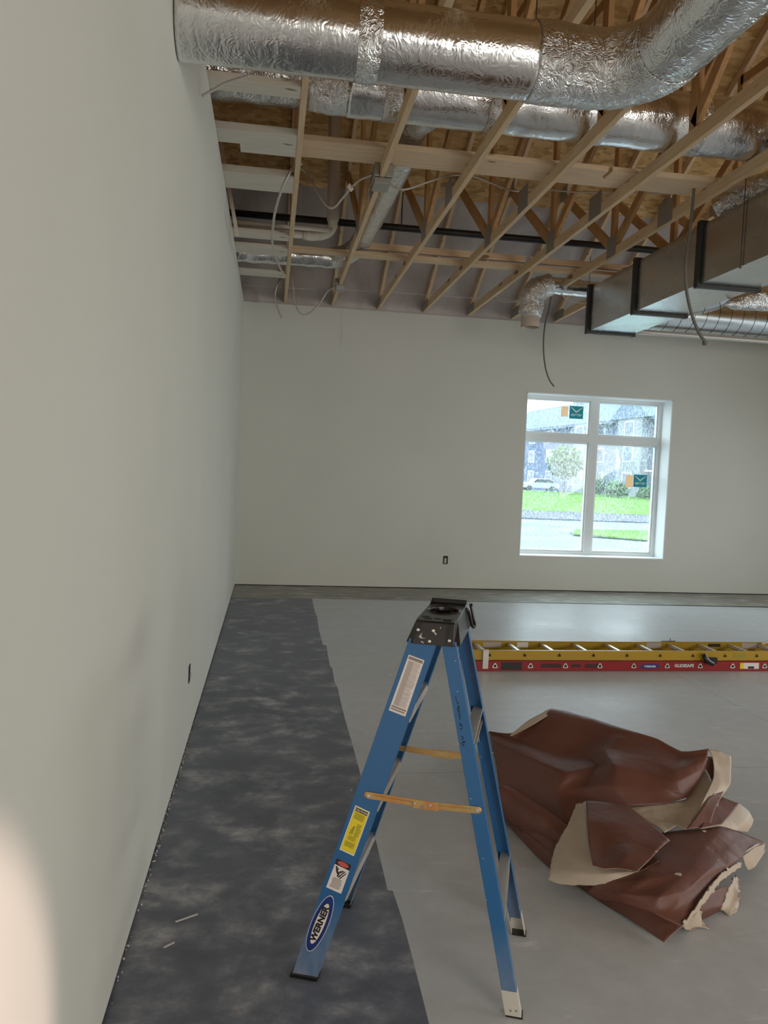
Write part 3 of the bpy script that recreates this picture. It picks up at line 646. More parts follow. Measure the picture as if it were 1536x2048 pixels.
for side in (-1, 1):
    f0, f1 = fr(.012), fr(1.075)
    r = rail(f0[0], f0[1], f1[0], f1[1], .012, 1.075, side).obj('front_rail', M['blue'], SL_, bev=.0012)
    b = MB(); p0, p1 = fr(0.0), fr(.014)
    B = hw(0) + .003; q = [(p0[0] - .004, 0), (p0[1] + .004, 0), (p0[1] + .004, .036), (p0[0] - .004, .036)]
    b.loft([[L(a, side * (B - d), .0005) for a, d in q], [L(a + .003, side * (B - d), .014) for a, d in q]]); b.obj('foot_pad', M['blackplastic'], r, bev=.002)
    r0, r1 = rr_(.045), rr_(1.075)
    r = rail(r0[0], r0[1], r1[0], r1[1], .045, 1.075, side).obj('rear_rail', M['blue'], SL_, bev=.0012)
    s0, s1 = rr_(.004), rr_(.075)
    b = rail(s0[0] - .002, s0[1] + .002, s1[0] - .002, s1[1] + .002, .004, .075, side, .034, .0022)
    # shoe stands proud of the rail
    b.v = [tuple(Vector(q) + E2 * side * .0024) for q in b.v]
    b.obj('rail_shoe', M['alu_shoe'], r, bev=.001)
    b = MB(); p0 = rr_(0); q = [(p0[0] - .001, 0), (p0[1] + .004, 0), (p0[1] + .004, .036), (p0[0] - .001, .036)]
    b.loft([[L(a, side * (hw(0) + .003 - d), .0003) for a, d in q], [L(a, side * (hw(0) + .003 - d), .005) for a, d in q]]); b.obj('foot_pad', M['blackplastic'], r)
    b = MB()
    for a, z in ((.306, .02), (.322, .022)): b.disc(L(a, side * (hw(z) + .0022), z), E2 * side, .0035, .0015)
    b.obj('rivets', M['labelgrey'], r)
# steps and their braces
for z in (.285, .57, .85):
    a0, a1 = fr(z); B = hw(z) - .0045; t = .003
    b = MB()
    def bx(a0, a1, z0, z1): b.hexa([L(a0, -B, z0), L(a1, -B, z0), L(a1, -B, z1), L(a0, -B, z1), L(a0, B, z0), L(a1, B, z0), L(a1, B, z1), L(a0, B, z1)])
    a0 += .004; a1 -= .004
    bx(a0, a1, z - t, z); bx(a0, a0 + t, z - .028, z - t); bx(a1 - t, a1, z - .028, z - t)
    for i in range(5): q = a0 + .010 + i * .0125; bx(q, q + .003, z, z + .0015)
    st = b.obj('step', M['alu'], SL_)
    for s in (-1, 1):
        b = MB(); Bs = B - .002
        b.beam(L((a0 + a1) / 2 + .022, s * (Bs - .075), z - .012), L((a0 + a1) / 2 + .002, s * Bs, z - .095), .016, .0025, tuple(E1)); b.obj('step_brace', M['alu_b'], st)
for z in (.76, .255):
    a0, a1 = rr_(z); B = hw(z) - .0045
    b = MB()
    def bx2(a0, a1, z0, z1): b.hexa([L(a0, -B, z0), L(a1, -B, z0), L(a1, -B, z1), L(a0, -B, z1), L(a0, B, z0), L(a1, B, z0), L(a1, B, z1), L(a0, B, z1)])
    bx2(a0 + .004, a0 + .007, z - .022, z + .022); bx2(a0 + .007, a1 - .004, z + .019, z + .022); bx2(a0 + .007, a1 - .004, z - .022, z - .019)
    st = b.obj('rear_rung', M['alu'], SL_, bev=.001)
    for s in (-1, 1):
        b = MB(); b.beam(L((a0 + a1) / 2 - .004, s * (B - .085), z - .022), L((a0 + a1) / 2 + .004, s * (B - .001), z - .10), .014, .0025, tuple(E1)); b.obj('rung_brace', M['alu_b'], st)
# spreaders
def spreader(side, off, z0):
    B = lambda z: side * (hw(z) + off); e_ = []
    aL, aR, aM = -.150, (.183 if side < 0 else .150), .018
    zl, zr_2 = z0 + .002, z0
    b = MB(); hh = .0105
    def pl(a0, a1, za, zb, o0, o1, hh=hh):
        b.hexa([L(a0, side * (hw(za) + o0), za - hh), L(a1, side * (hw(zb) + o0), zb - hh), L(a1, side * (hw(zb) + o0), zb + hh), L(a0, side * (hw(za) + o0), za + hh),
                L(a0, side * (hw(za) + o1), za - hh), L(a1, side * (hw(zb) + o1), zb - hh), L(a1, side * (hw(zb) + o1), zb + hh), L(a0, side * (hw(za) + o1), za + hh)])
    pl(aL, aM + .02, zl, z0 - .004, off, off + .0025); b.disc(L(aL, side * (hw(zl) + off), zl), E2 * side, hh, .0027, 20)
    arm = b.obj('spreader_arm', M['brass'], SL_, bev=.001)
    b = MB(); pl(aL + .02, aM - .03, zl, z0 - .003, off + .0025, off + .006, .003); b.obj('arm_rib', M['brass'], arm)
    b = MB(); pl(aM + .03, aR, z0 - .004, zr_2, off + .0005, off + .003); b.disc(L(aR, side * (hw(z0) + off), z0), E2 * side, hh, .0032, 20)
    arm2 = b.obj('spreader_arm', M['brass'], SL_, bev=.001)
    b = MB(); pl(aM + .045, aR - .02, z0 - .004, zr_2, off + .003, off + .006, .003); b.obj('arm_rib', M['brass'], arm2)
    b = MB(); pl(aM - .028, aM + .048, z0 - .004, z0 - .005, off + .003, off + .0062, .0135); hg = b.obj('hinge_plate', M['brass'], SL_, bev=.001)
    b = MB()
    for a in (-.004, .042): b.disc(L(a, side * (hw(z0) + off + .0062), z0 - .001), E2 * side, .0045, .004)
    for a in (aL + .004, aR - .002): b.disc(L(a, side * (hw(z0) + off + .003), z0 + (.002 if a < 0 else 0)), E2 * side, .006, .004)
    b.obj('rivets', M['rivet'], hg)
    b = MB(); b.disc(L(.018, side * (hw(z0) + off + .0062), z0 - .011), E2 * side, .0065, .0012, 18); b.obj('hinge_stop', M['labelgrey'], hg)
spreader(-1, .0012, .590)
spreader(1, -.010, .604)
# top cap
ZT = 1.131
cap = MB()
def outline(t_, ov=0.0):    # t_=0 bottom, 1 top
    a0 = -.057 + .022 * t_ - ov; a1 = .105 - .013 * t_ + ov; bb = .181 - .004 * t_ + ov; return a0, a1, bb
n = 48
def rr_outline(a0, a1, bb, z, rad=.012):
    P = []; cx, hx = (a0 + a1) / 2, (a1 - a0) / 2
    for i in range(n):
        an = 2 * PI * (i + .5) / n; c, s = math.cos(an), math.sin(an); k = 1 / max(abs(c) / hx, abs(s) / bb); x_, y_ = c * k, s * k
        # soften corners
        dx, dy = max(0, abs(x_) - (hx - rad)), max(0, abs(y_) - (bb - rad))
        if dx > 0 and dy > 0:
            d = math.hypot(dx, dy)
            if d > rad: x_ = math.copysign(hx - rad + dx * rad / d, x_); y_ = math.copysign(bb - rad + dy * rad / d, y_)
        P.append((cx + x_, y_, z))
    return P
def Lr(P): return [L(*q) for q in P]
o0 = outline(0); o1 = outline(1)
rings = [Lr(rr_outline(o0[0] + .003, o0[1] - .003, o0[2] - .003, 1.062)), Lr(rr_outline(o0[0], o0[1], o0[2], 1.060)), Lr(rr_outline(o0[0], o0[1], o0[2], 1.063)), Lr(rr_outline(*o1, ZT - .005)), Lr(rr_outline(o1[0] + .004, o1[1] - .004, o1[2] - .004, ZT))]
cxx = (o1[0] + o1[1]) / 2
def el_(ra, rb, z, cb=.022): 
    P = []
    hx, bb = (o1[1] - o1[0]) / 2, o1[2]
    for i in range(n):
        an = 2 * PI * (i + .5) / n; c, s = math.cos(an), math.sin(an); k = 1 / max(abs(c) / hx, abs(s) / bb); x_, y_ = c * k, s * k
        d = math.atan2(y_ / bb * 1.0, x_ / hx); P.append((cxx + ra * math.cos(d), cb + rb * math.sin(d), z))
    return P
rings += [Lr(el_(.056, .080, ZT)), Lr(el_(.050, .073, ZT + .0035)), Lr(el_(.046, .069, ZT)), Lr(el_(.044, .066, ZT - .020))]
cap.loft(rings, caps=False); k = len(cap.v); cap.f.append(tuple(range(k - n, k))); cap.mi.append(0)
cp = cap.obj('top_cap', M['blackplastic'], SL_, smooth=True)
cp.data.polygons.foreach_set('use_smooth', [False] * len(cp.data.polygons)); bv = cp.modifiers.new('bevel', 'BEVEL'); bv.width = .0015; bv.segments = 2; bv.limit_method = 'ANGLE'
# raised ring and tray inside the well, end wall, side bar, slots
b = MB(); b.loft([Lr(el_(.034, .050, ZT - .020)), Lr(el_(.034, .050, ZT - .008)), Lr(el_(.029, .045, ZT - .008)), Lr(el_(.029, .045, ZT - .020))], False); b.obj('tray_ring', M['blackplastic'], cp)
b = MB(); b.hexa([L(o1[0] + .004, .158, ZT), L(o1[1] - .004, .158, ZT), L(o1[1] - .004, .162, ZT + .014), L(o1[0] + .004, .162, ZT + .014), L(o1[0] + .004, .174, ZT), L(o1[1] - .004, .174, ZT), L(o1[1] - .004, .170, ZT + .014), L(o1[0] + .004, .170, ZT + .014)])
b.hexa([L(o1[0] + .004, .115, ZT), L(o1[0] + .010, .115, ZT), L(o1[0] + .010, .172, ZT), L(o1[0] + .004, .172, ZT), L(o1[0] + .004, .135, ZT + .008), L(o1[0] + .010, .135, ZT + .008), L(o1[0] + .010, .172, ZT + .014), L(o1[0] + .004, .172, ZT + .014)])
b.obj('tool_lip', M['blackplastic'], cp, bev=.002)
b = MB(); b.tube(spline([L(.092, .100, ZT - .006), L(.100, .112, ZT - .015), L(.112, .128, ZT - .062), L(.118, .150, ZT - .070), L(.116, .170, ZT - .060), L(.100, .174, ZT + .002)], 6), .0055, 10); b.obj('tool_holder', M['blackplastic'], cp, smooth=True)
b = MB()
for a, bb, wa, wb in ((.0, -.135, .012, .007), (.03, -.13, .010, .006), (.060, -.135, .014, .005), (.062, -.155, .012, .005), (-.01, -.108, .012, .005)):
    b.hexa([L(a - wa, bb - wb, ZT + .0002), L(a + wa, bb - wb, ZT + .0002), L(a + wa, bb + wb, ZT + .0002), L(a - wa, bb + wb, ZT + .0002), L(a - wa, bb - wb, ZT + .0008), L(a + wa, bb - wb, ZT + .0008), L(a + wa, bb + wb, ZT + .0008), L(a - wa, bb + wb, ZT + .0008)])
b.obj('cap_slots', M['black'], cp)  # flat black patches painted as the shade in the slots
def capB(z): t_ = (z - 1.063) / (ZT - .005 - 1.063); return .181 - .004 * t_
b = MB()
for px in ((-0.021, 1.1028), (0.0246, 1.1036), (0.0148, 1.0715), (0.0735, 1.078)): b.disc(L(px[0], -capB(px[1]) + .0005, px[1]), -E2, .0046, .0022)
b.obj('rivets', M['rivet'], cp)
b = MB(); random.seed(3)
for pts in ([(-0.0081, 1.0964), (-0.0122, 1.0901), (-0.0179, 1.0822), (-0.0116, 1.0782), (0.0048, 1.0796), (-0.0088, 1.0807), (-0.0105, 1.0858)], [(0.0277, 1.1009), (0.0308, 1.0996), (0.0355, 1.0941), (0.0327, 1.0909), (0.0279, 1.0964)], [(-0.0113, 1.0708), (-0.0036, 1.0685), (-0.0004, 1.0643), (-0.0095, 1.0665)], [(0.0434, 1.1155), (0.0463, 1.1172), (0.0466, 1.1098)]):
    b.add([L(a, -capB(z) - .0008, z) for a, z in pts], [tuple(range(len(pts)))])
b.obj('paint_splatter', M['speck'], cp)
# labels on the near front rail; (a, z) lies in the rail's outer face
def NP(a, z, off): return L(a, -(hw(z) + off), z)
def sheet(corners, off, mt, nm, par, lab=None):
    b = MB(); b.hexa([NP(a, z, off) for a, z in corners] + [NP(a, z, off + .0004) for a, z in corners]); return b.obj(nm, mt, par, label=lab)
class Lab:
    def __init__(s, tl, tr, br, bl): s.c = [tl, tr, br, bl]
    def p(s, u, v):      # u right 0..1, v down 0..1
        tl, tr, br, bl = s.c; f = lambda i: (tl[i] * (1 - u) + tr[i] * u) * (1 - v) + (bl[i] * (1 - u) + br[i] * u) * v; return f(0), f(1)
    def rect(s, b, u0, v0, u1, v1, off):
        Q = [s.p(u0, v0), s.p(u1, v0), s.p(u1, v1), s.p(u0, v1)]; b.add([NP(a, z, off) for a, z in Q], [(0, 1, 2, 3)])
    def poly(s, b, pts, off): b.add([NP(*s.p(u, v), off) for u, v in pts], [tuple(range(len(pts)))])
    def text(s, b, t, u, v, h, off, sx=.7, asp=1.0, rot=0, shear=0, bold=.01):
        V, F = text_geo(t, h, bold, 1.0, shear); c_, s_ = math.cos(rot), math.sin(rot)
        Q = []
        for x, y in V:
            x, y = x * c_ - y * s_, x * s_ + y * c_; Q.append(NP(*s.p(u + x * asp * sx, v - y), off))
        b.add(Q, F)
frl = [o for o in SL_.children if o.name.startswith('front_rail')][0]
l1 = Lab((-.046, 1.026), (.002, 1.013), (-.047, .840), (-.098, .854))
s1 = sheet(l1.c, .0004, M['white'], 'instruction_label', SL_, 'long white label of small print')
b = MB(); l1.rect(b, .06, .02, .94, .07, .001); l1.rect(b, .06, .895, .94, .925, .001); l1.rect(b, .06, .94, .9, .965, .001); l1.obj = None; b.obj('print', M['labelgrey'], s1)
b = MB(); random.seed(5); v_ = .09
l1.rect(b, .12, .09, .45, .88, .0009)
while v_ < .87:
    h_ = random.choice((.006, .009, .012)); l1.rect(b, .16 + random.random() * .12, v_, .80 + random.random() * .14, v_ + h_, .0010); v_ += h_ + random.choice((.004, .006, .011))
b.obj('print', M['labelgrey2'], s1)
l2 = Lab((-.186, .556), (-.140, .541), (-.183, .401), (-.229, .415))
s2 = sheet(l2.c, .0004, M['white'], 'caution_label', SL_, 'yellow caution label with black heading')
b = MB(); l2.rect(b, .05, .02, .95, .975, .0009); b.obj('ground', M['yellow'], s2)
b = MB(); l2.rect(b, .09, .03, .91, .105, .0013); l2.text(b, '', .5, .1, .05, .001) if False else None; b.obj('heading_band', M['ink'], s2)
b = MB(); l2.text(b, 'CAUTION', .5, .07, .055, .0017, 1.0, 3.3, bold=.02); b.obj('lettering', M['white'], s2)
b = MB(); v_ = .13
for (u0, u1, v0, v1, st) in ((.12, .85, .13, .26, .014), (.5, .88, .34, .62, .016), (.2, .8, .63, .72, .02), (.14, .86, .76, .87, .013)):
    v_ = v0
    while v_ < v1: l2.rect(b, u0 + random.random() * .06, v_, u1 - random.random() * .12, v_ + st * .55, .0013); v_ += st
l2.poly(b, [(.22, .60), (.34, .42), (.40, .43), (.29, .61)], .0014); l2.poly(b, [(.36, .60), (.40, .40), (.45, .41), (.43, .60)], .0014); l2.rect(b, .24, .50, .42, .515, .0015); l2.rect(b, .26, .55, .43, .565, .0015)
b.obj('print', M['olive'], s2)
l3 = Lab((-.235, .388), (-.189, .373), (-.217, .281), (-.265, .294))
s3 = sheet(l3.c, .0004, M['white'], 'warning_label', SL_, 'white warning label with falling figure')
b = MB(); l3.rect(b, .0, .0, 1, .20, .0009); b.obj('heading_band', M['ink'], s3)
b = MB(); l3.poly(b, [(.5 + .38 * math.cos(t * .3927), .10 + .075 * math.sin(t * .3927)) for t in range(16)], .0013); b.obj('heading_oval', M['redlab'], s3)
b = MB()
for pl_ in ([(.10, .24), (.20, .23), (.32, .36), (.46, .40), (.50, .46), (.36, .47), (.24, .40)], [(.30, .26), (.36, .30), (.28, .38), (.22, .36)], [(.42, .36), (.66, .28), (.70, .31), (.48, .42)], [(.44, .54), (.50, .56), (.80, .30), (.75, .28)], [(.56, .57), (.61, .59), (.90, .33), (.86, .31)], [(.52, .50), (.66, .53), (.66, .515), (.53, .485)], [(.60, .44), (.74, .47), (.74, .455), (.61, .425)], [(.36, .50), (.48, .44), (.50, .47), (.40, .56)]): l3.poly(b, pl_, .0012)
b.obj('falling_figure', M['ink'], s3)
b = MB(); v_ = .60
for i in range(8): l3.rect(b, .14 + random.random() * .08, v_, .86 - random.random() * .1, v_ + .024, .0010); v_ += .042
b.obj('print', M['labelgrey'], s3)
# oval maker's badge
oc = (-.279, .180); ax = Vector((.036, .100)); ax_n = ax.normalized(); pn = Vector((ax_n.y, -ax_n.x))
def OV(u, v, off): a = oc[0] + ax_n.x * u + pn.x * v; z = oc[1] + ax_n.y * u + pn.y * v; return NP(a, z, off)
def oval(ru, rv, off, mt, nm, par, lab=None):
    n_ = 48; b = MB(); P0 = [OV(ru * math.cos(2 * PI * i / n_), rv * math.sin(2 * PI * i / n_), off) for i in range(n_)]; P1 = [OV(ru * math.cos(2 * PI * i / n_), rv * math.sin(2 * PI * i / n_), off + .0004) for i in range(n_)]
    b.loft([P0, P1]); return b.obj(nm, mt, par, label=lab)
bd = oval(.096, .0265, .0004, M['white'], 'maker_badge', SL_, 'navy and white oval badge with black lettering')
oval(.0935, .0248, .0010, M['navy'], 'badge_ground', bd); oval(.071, .0165, .0016, M['ink'], 'badge_line', bd); oval(.069, .0150, .0022, M['white'], 'badge_centre', bd)
V, F = text_geo('WERNER', .0255, .05, 1.14, 0); b = MB(); b.add([OV(x, -y, .0030) for x, y in V], F); b.obj('lettering', M['ink'], bd)
# handwriting on the near rear rail
wl = Lab((.090, .920), (.125, .920), (.150, .770), (.115, .770))
b = MB()
def stroke(P, r=.0011):
    b.tube(spline([NP(*wl.p(u, v), .0006) for u, v in P], 5), r, 5)
stroke([(.25, .02), (.32, .14), (.36, .17), (.45, .15)]); stroke([(.30, .24), (.45, .21), (.40, .28), (.30, .27), (.38, .33), (.46, .30)]); stroke([(.45, .34), (.35, .38), (.48, .40), (.37, .45), (.48, .47)])
stroke([(.45, .53), (.35, .55), (.40, .60), (.50, .57), (.50, .61)]); stroke([(.25, .66), (.42, .655), (.50, .66)]); stroke([(.52, .62), (.54, .64)])
stroke([(.35, .80), (.48, .80), (.50, .84), (.36, .86)]); stroke([(.37, .92), (.62, .91), (.50, .90), (.36, .95), (.45, .99), (.50, .95)])
rrl = [o for o in SL_.children if o.name.startswith('rear_rail')][0]
b.obj('handwriting', M['ink'], rrl, label='black handwriting on the near rear rail')
b = MB()
for a, z in ((.094, 1.02), (.105, .93), (-.10, .96), (-.20, .60), (.16, .62), (.205, .45), (.22, .33)): b.disc(NP(a, z, .0003), -E2, .0016, .0006, 8)
b.obj('paint_specks', M['speck'], SL_)

# ---------------------------------------------------------------- extension ladder on the floor
Y0 = 5.90; Y1 = 6.30; XL = 1.62; XR = 5.6
e = empty('extension_ladder', (3.6, 6.1, 0), 'yellow and red fibreglass extension ladder lying flat on the floor', 'ladder')
ys_ = lambda x: Y0 + .012 * (x - 1.62)
def chan(ya, z0, z1, mt, nm, out):      # rail running along X; out = -1 when the web faces the camera
    b = MB(); t = .003; d = .030
    f = lambda y, x: y + .010 * (x - 1.62)
    pr = [(0, z0), (0, z1), (d, z1), (d, z1 - t), (t, z1 - t), (t, z0 + t), (d, z0 + t), (d, z0)]
    b.loft([[(x, f(ya - out * q, x), z) for q, z in pr] for x in (XL, XR)]); return b.obj(nm, mt, e, bev=.001)
ry = chan(Y0 + .012, .088, .165, M['yrail'], 'fly_rail', -1); chan(Y1 - .012, .088, .165, M['yrail'], 'fly_rail', 1)
rd = chan(Y0, .003, .083, M['rrail'], 'base_rail', -1); chan(Y1, .003, .083, M['rrail'], 'base_rail', 1)
fy = lambda x: .010 * (x - 1.62)
def tri(cx, cz, y, r, rin, nm, par, mt):
    b = MB(); P = []; n_ = 18
    for rad in (r, rin):
        for dy in (0, -.004):
            ring = []
            for i in range(n_):
                an = 2 * PI * i / n_ + PI / 2; k = rad * (1 + .20 * math.cos(3 * (an - PI / 2))); ring.append((cx + k * math.cos(an), y + dy, cz + k * math.sin(an)))
            P.append(ring)
    b.loft([P[0], P[1], P[3], P[2]], False); b.obj(nm, mt, par)
    b = MB(); b.add([(x, y - .0015, z) for x, _, z in P[2]], [tuple(range(n_))[::-1]]); b.obj('bore_shade', M['black'], par)  # black face painting the shade inside the rung end
for i in range(13):
    x = 1.768 + .2943 * i
    b = MB(); b.tube([(x, Y0 + .016 + fy(x), .128), (x, Y1 - .016 + fy(x), .128)], .015, 12); 
    b.box(x - .013, x + .013, Y0 + .02 + fy(x), Y1 - .02 + fy(x), .140, .146)
    b.obj('fly_rung', M['alu_b'], e, smooth=False)
    x2 = 1.834 + .2975 * i
    b = MB(); b.tube([(x2, Y0 + .004 + fy(x2), .044), (x2, Y1 - .004 + fy(x2), .044)], .015, 12); b.obj('base_rung', M['alu_b'], e)
    tri(x + .020, .128, Y0 + .0115 + fy(x), .015, .012, 'rung_plate', ry, M['yrail'])
    tri(x2, .043, Y0 - .0005 + fy(x2), .020, .012, 'rung_plate', rd, M['alu_b'])
b = MB(); b.box(1.728, 1.777, Y0 - .006, Y0 + .030, .02, .172); b.obj('rail_bracket', M['alu'], e, bev=.003)
b = MB(); b.box(1.68, 1.72, Y1 - .03, Y1 + .01, .12, .185); b.obj('rail_bracket', M['alu'], e, bev=.003)
def yl(x0_, x1_, z0_, z1_, mt, nm, par, yoff=0, lab=None):
    y = Y0 - .0012 + yoff + fy(x0_); b = MB(); b.box(x0_, x1_, y - .0006, y, z0_, z1_); return b.obj(nm, mt, par, label=lab)
pl_ = yl(1.885, 2.06, .012, .074, M['ink'], 'data_plate', rd, lab='black data plate'); yl(2.22, 2.39, .030, .062, M['smudge'], 'smudge', rd); yl(2.48, 2.56, .032, .058, M['smudge'], 'smudge', rd); yl(2.60, 2.715, .028, .06, M['smudge'], 'smudge', rd); yl(2.56, 2.70, .030, .062, M['ink'], 'smudge', rd) if False else None
def tx(s, xc, zc_, h, mt, par, nm='lettering', yoff=0, bold=.03, sx=1.0):
    V, F = text_geo(s, h, bold, sx); b = MB(); y = Y0 - .0026 + yoff + fy(xc); b.add([(xc + a, y, zc_ + c_) for a, c_ in V], F); return b.obj(nm, mt, par)
tx('GLIDESAFE', 3.474, .046, .036, M['stwhite'], rd, sx=1.0)
b = MB(); y = Y0 - .0026 + fy(3.2); P0 = [(3.168 + .088 * math.cos(i * .2618) + .012 * math.sin(i * .2618), y, .040 + .020 * math.sin(i * .2618)) for i in range(24)]; b.add(P0, [tuple(range(24))]); og = b.obj('maker_badge', M['navy'], rd)
tx('WERNER', 3.168, .040, .022, M['stwhite'], og, yoff=-.001, sx=1.15)
yl(4.02, 4.16, .020, .072, M['white'], 'data_plate', rd, lab='white data plate'); yl(4.06, 4.115, .022, .042, M['ink'], 'barcode', rd, -.001); yl(3.985, 4.02, .02, .072, M['yellow'], 'warning_tab', rd)
yl(3.93, 4.04, .112, .145, M['olive'], 'fly_plate', ry, .012) 
def yi(x0_, x1_, z0_, z1_, mt, nm): y = Y1 - .0135 + fy(x0_) - .002; b = MB(); b.box(x0_, x1_, y - .001, y, z0_, z1_); b.obj(nm, mt, e)
yi(1.84, 2.0, .105, .150, M['labelgrey2'], 'rail_label'); yi(2.14, 2.24, .105, .150, M['white'], 'rail_label'); yi(2.215, 2.235, .115, .14, M['ink'], 'rail_label'); yi(3.33, 3.47, .105, .155, M['labelgrey2'], 'rail_label'); yi(3.92, 4.04, .118, .145, M['ink'], 'rail_label'); yi(4.25, 4.4, .105, .155, M['labelgrey2'], 'rail_label')
b = MB(); b.tube(spline([(3.63, Y0 + .0, .150), (3.64, Y0 - .02, .12), (3.67, Y0 - .025, .09), (3.71, Y0 - .02, .07)], 6), .020, 12); b.box(3.64, 3.75, Y0 - .02, Y0 - .001, .075, .125); b.obj('rung_lock', M['blackplastic'], e, bev=.004)
b = MB(); b.tube([(3.47, Y1, .166), (3.60, Y1 + .0, .168)], .004, 6); b.tube([(3.55, Y1, .166), (3.55, Y1, .195)], .003, 6); b.obj('lock_pin', M['steel_dark'], e)
b = MB(); b.tube(spline([(4.42, Y1 - .03, .16), (4.47, Y1 - .06, .185), (4.53, Y1 - .04, .19), (4.62, Y1 - .06, .18)], 6), .010, 8); b.obj('rope', M['white'], e)

# ---------------------------------------------------------------- brown building paper heap
def cr(p0, p1, p2, p3, t): return .5 * ((2 * p1) + (p2 - p0) * t + (2 * p0 - 5 * p1 + 4 * p2 - p3) * t * t + (3 * p1 - p0 - 3 * p2 + p3) * t ** 3)
def surf(grid, k=12, soft=.55, amp=.004, seed=0, torn=0):
    g = [[Vector(p) for p in r] for r in grid]
    def row(P):
        Q = [2 * P[0] - P[1]] + P + [2 * P[-1] - P[-2]]; o = []
        for i in range(1, len(Q) - 2):
            for j in range(k):
                t = j / k; c = cr(*Q[i - 1:i + 3], t); l = Q[i].lerp(Q[i + 1], t); o.append(l.lerp(c, soft))
        o.append(P[-1].copy()); return o
    R_ = [row(r) for r in g]; cols = [row([r[i] for r in R_]) for i in range(len(R_[0]))]
    nI, nJ = len(cols), len(cols[0]); V = []; F = []
    for i in range(nI):
        for j in range(nJ):
            p = cols[i][j]; q = p * 7 + Vector((seed, seed * 1.7, 0)); d = noise.noise(q) + .5 * abs(noise.noise(q * 2.3)) + .25 * noise.noise(q * 5)
            q2 = p * 5 + Vector((9, seed, 3)); 
            p = p + Vector((noise.noise(q2) * .6, -.5, 1)).normalized() * amp * d
            if torn and (i in (0, nI - 1) or j in (0, nJ - 1)):
                p = p + Vector((noise.noise(p * 90), noise.noise(p * 90 + Vector((5, 0, 0))), noise.noise(p * 90 + Vector((0, 7, 0))))) * torn
            if p.z < .004: p.z = .004 + .001 * (seed % 3)
            V.append(p)
    for i in range(nI - 1):
        for j in range(nJ - 1): a = i * nJ + j; F.append((a, a + nJ, a + nJ + 1, a + 1))
    return V, F
def sheet3(name, grid, par, top='brown', under='cream', k=12, soft=.55, amp=.004, seed=0, torn=0, th=.0016, label=None):
    V, F = surf(grid, k, soft, amp, seed, torn)
    # outer face is the one turned up / to the camera side
    o = mk(name, V, F, None, par, smooth=True, mats=[M[top], M[under]], label=label)
    n_ = sum((p.normal.dot(Vector((0, -.7, .7))) * p.area for p in o.data.polygons))
    if n_ < 0:
        me = o.data; me2 = bpy.data.meshes.new(name); me2.from_pydata([v.co.copy() for v in me.vertices], [], [tuple(p.vertices)[::-1] for p in me.polygons])
        for x in (M[top], M[under]): me2.materials.append(x)
        me2.polygons.foreach_set('use_smooth', [True] * len(me2.polygons)); me2.update(); o.data = me2
    s = o.modifiers.new('paper', 'SOLIDIFY'); s.thickness = th; s.offset = -1; s.material_offset = 1; s.material_offset_rim = 1
    return o
PE = empty('building_paper', (1.75, 3.2, 0), 'heap of crumpled red-brown building paper with cream back on the floor', 'paper')
U = [[(1.179, 3.85, 0.222), (1.178, 3.841, 0.222), (1.175, 3.82, 0.222), (1.16, 3.731, 0.22), (1.137, 3.558, 0.155), (1.124, 3.459, 0.1)],
     [(1.271, 3.746, 0.25), (1.275, 3.726, 0.243), (1.28, 3.691, 0.236), (1.269, 3.427, 0.236), (1.245, 3.32, 0.165), (1.217, 3.205, 0.09)],
     [(1.514, 3.865, 0.34), (1.45, 3.675, 0.295), (1.403, 3.502, 0.24), (1.379, 3.245, 0.24), (1.301, 3.199, 0.17), (1.308, 3.068, 0.09)],
     [(1.664, 3.733, 0.34), (1.583, 3.572, 0.3), (1.533, 3.464, 0.245), (1.554, 3.324, 0.245), (1.42, 3.185, 0.2), (1.417, 3.125, 0.13)],
     [(1.783, 3.536, 0.34), (1.725, 3.455, 0.33), (1.615, 3.384, 0.3), (1.567, 3.197, 0.29), (1.527, 3.105, 0.24), (1.575, 3.046, 0.17)],
     [(1.889, 3.423, 0.33), (1.852, 3.372, 0.325), (1.757, 3.28, 0.3), (1.71, 3.149, 0.28), (1.7, 3.088, 0.235), (1.728, 3.033, 0.185)],
     [(1.956, 3.308, 0.31), (1.914, 3.25, 0.3), (1.834, 3.141, 0.29), (1.799, 3.074, 0.265), (1.799, 3.054, 0.23), (1.841, 3.052, 0.2)],
     [(2.066, 3.269, 0.335), (2.038, 3.227, 0.33), (2.018, 3.196, 0.31), (1.997, 3.169, 0.285), (1.921, 3.108, 0.24), (1.851, 3.054, 0.205)]]
U = [[(p[0][0] + .08, p[0][1] + .34, .006)] + p for p in U]
sheet3('upper_sheet', U, PE, k=10, soft=.4, amp=.004, seed=1)
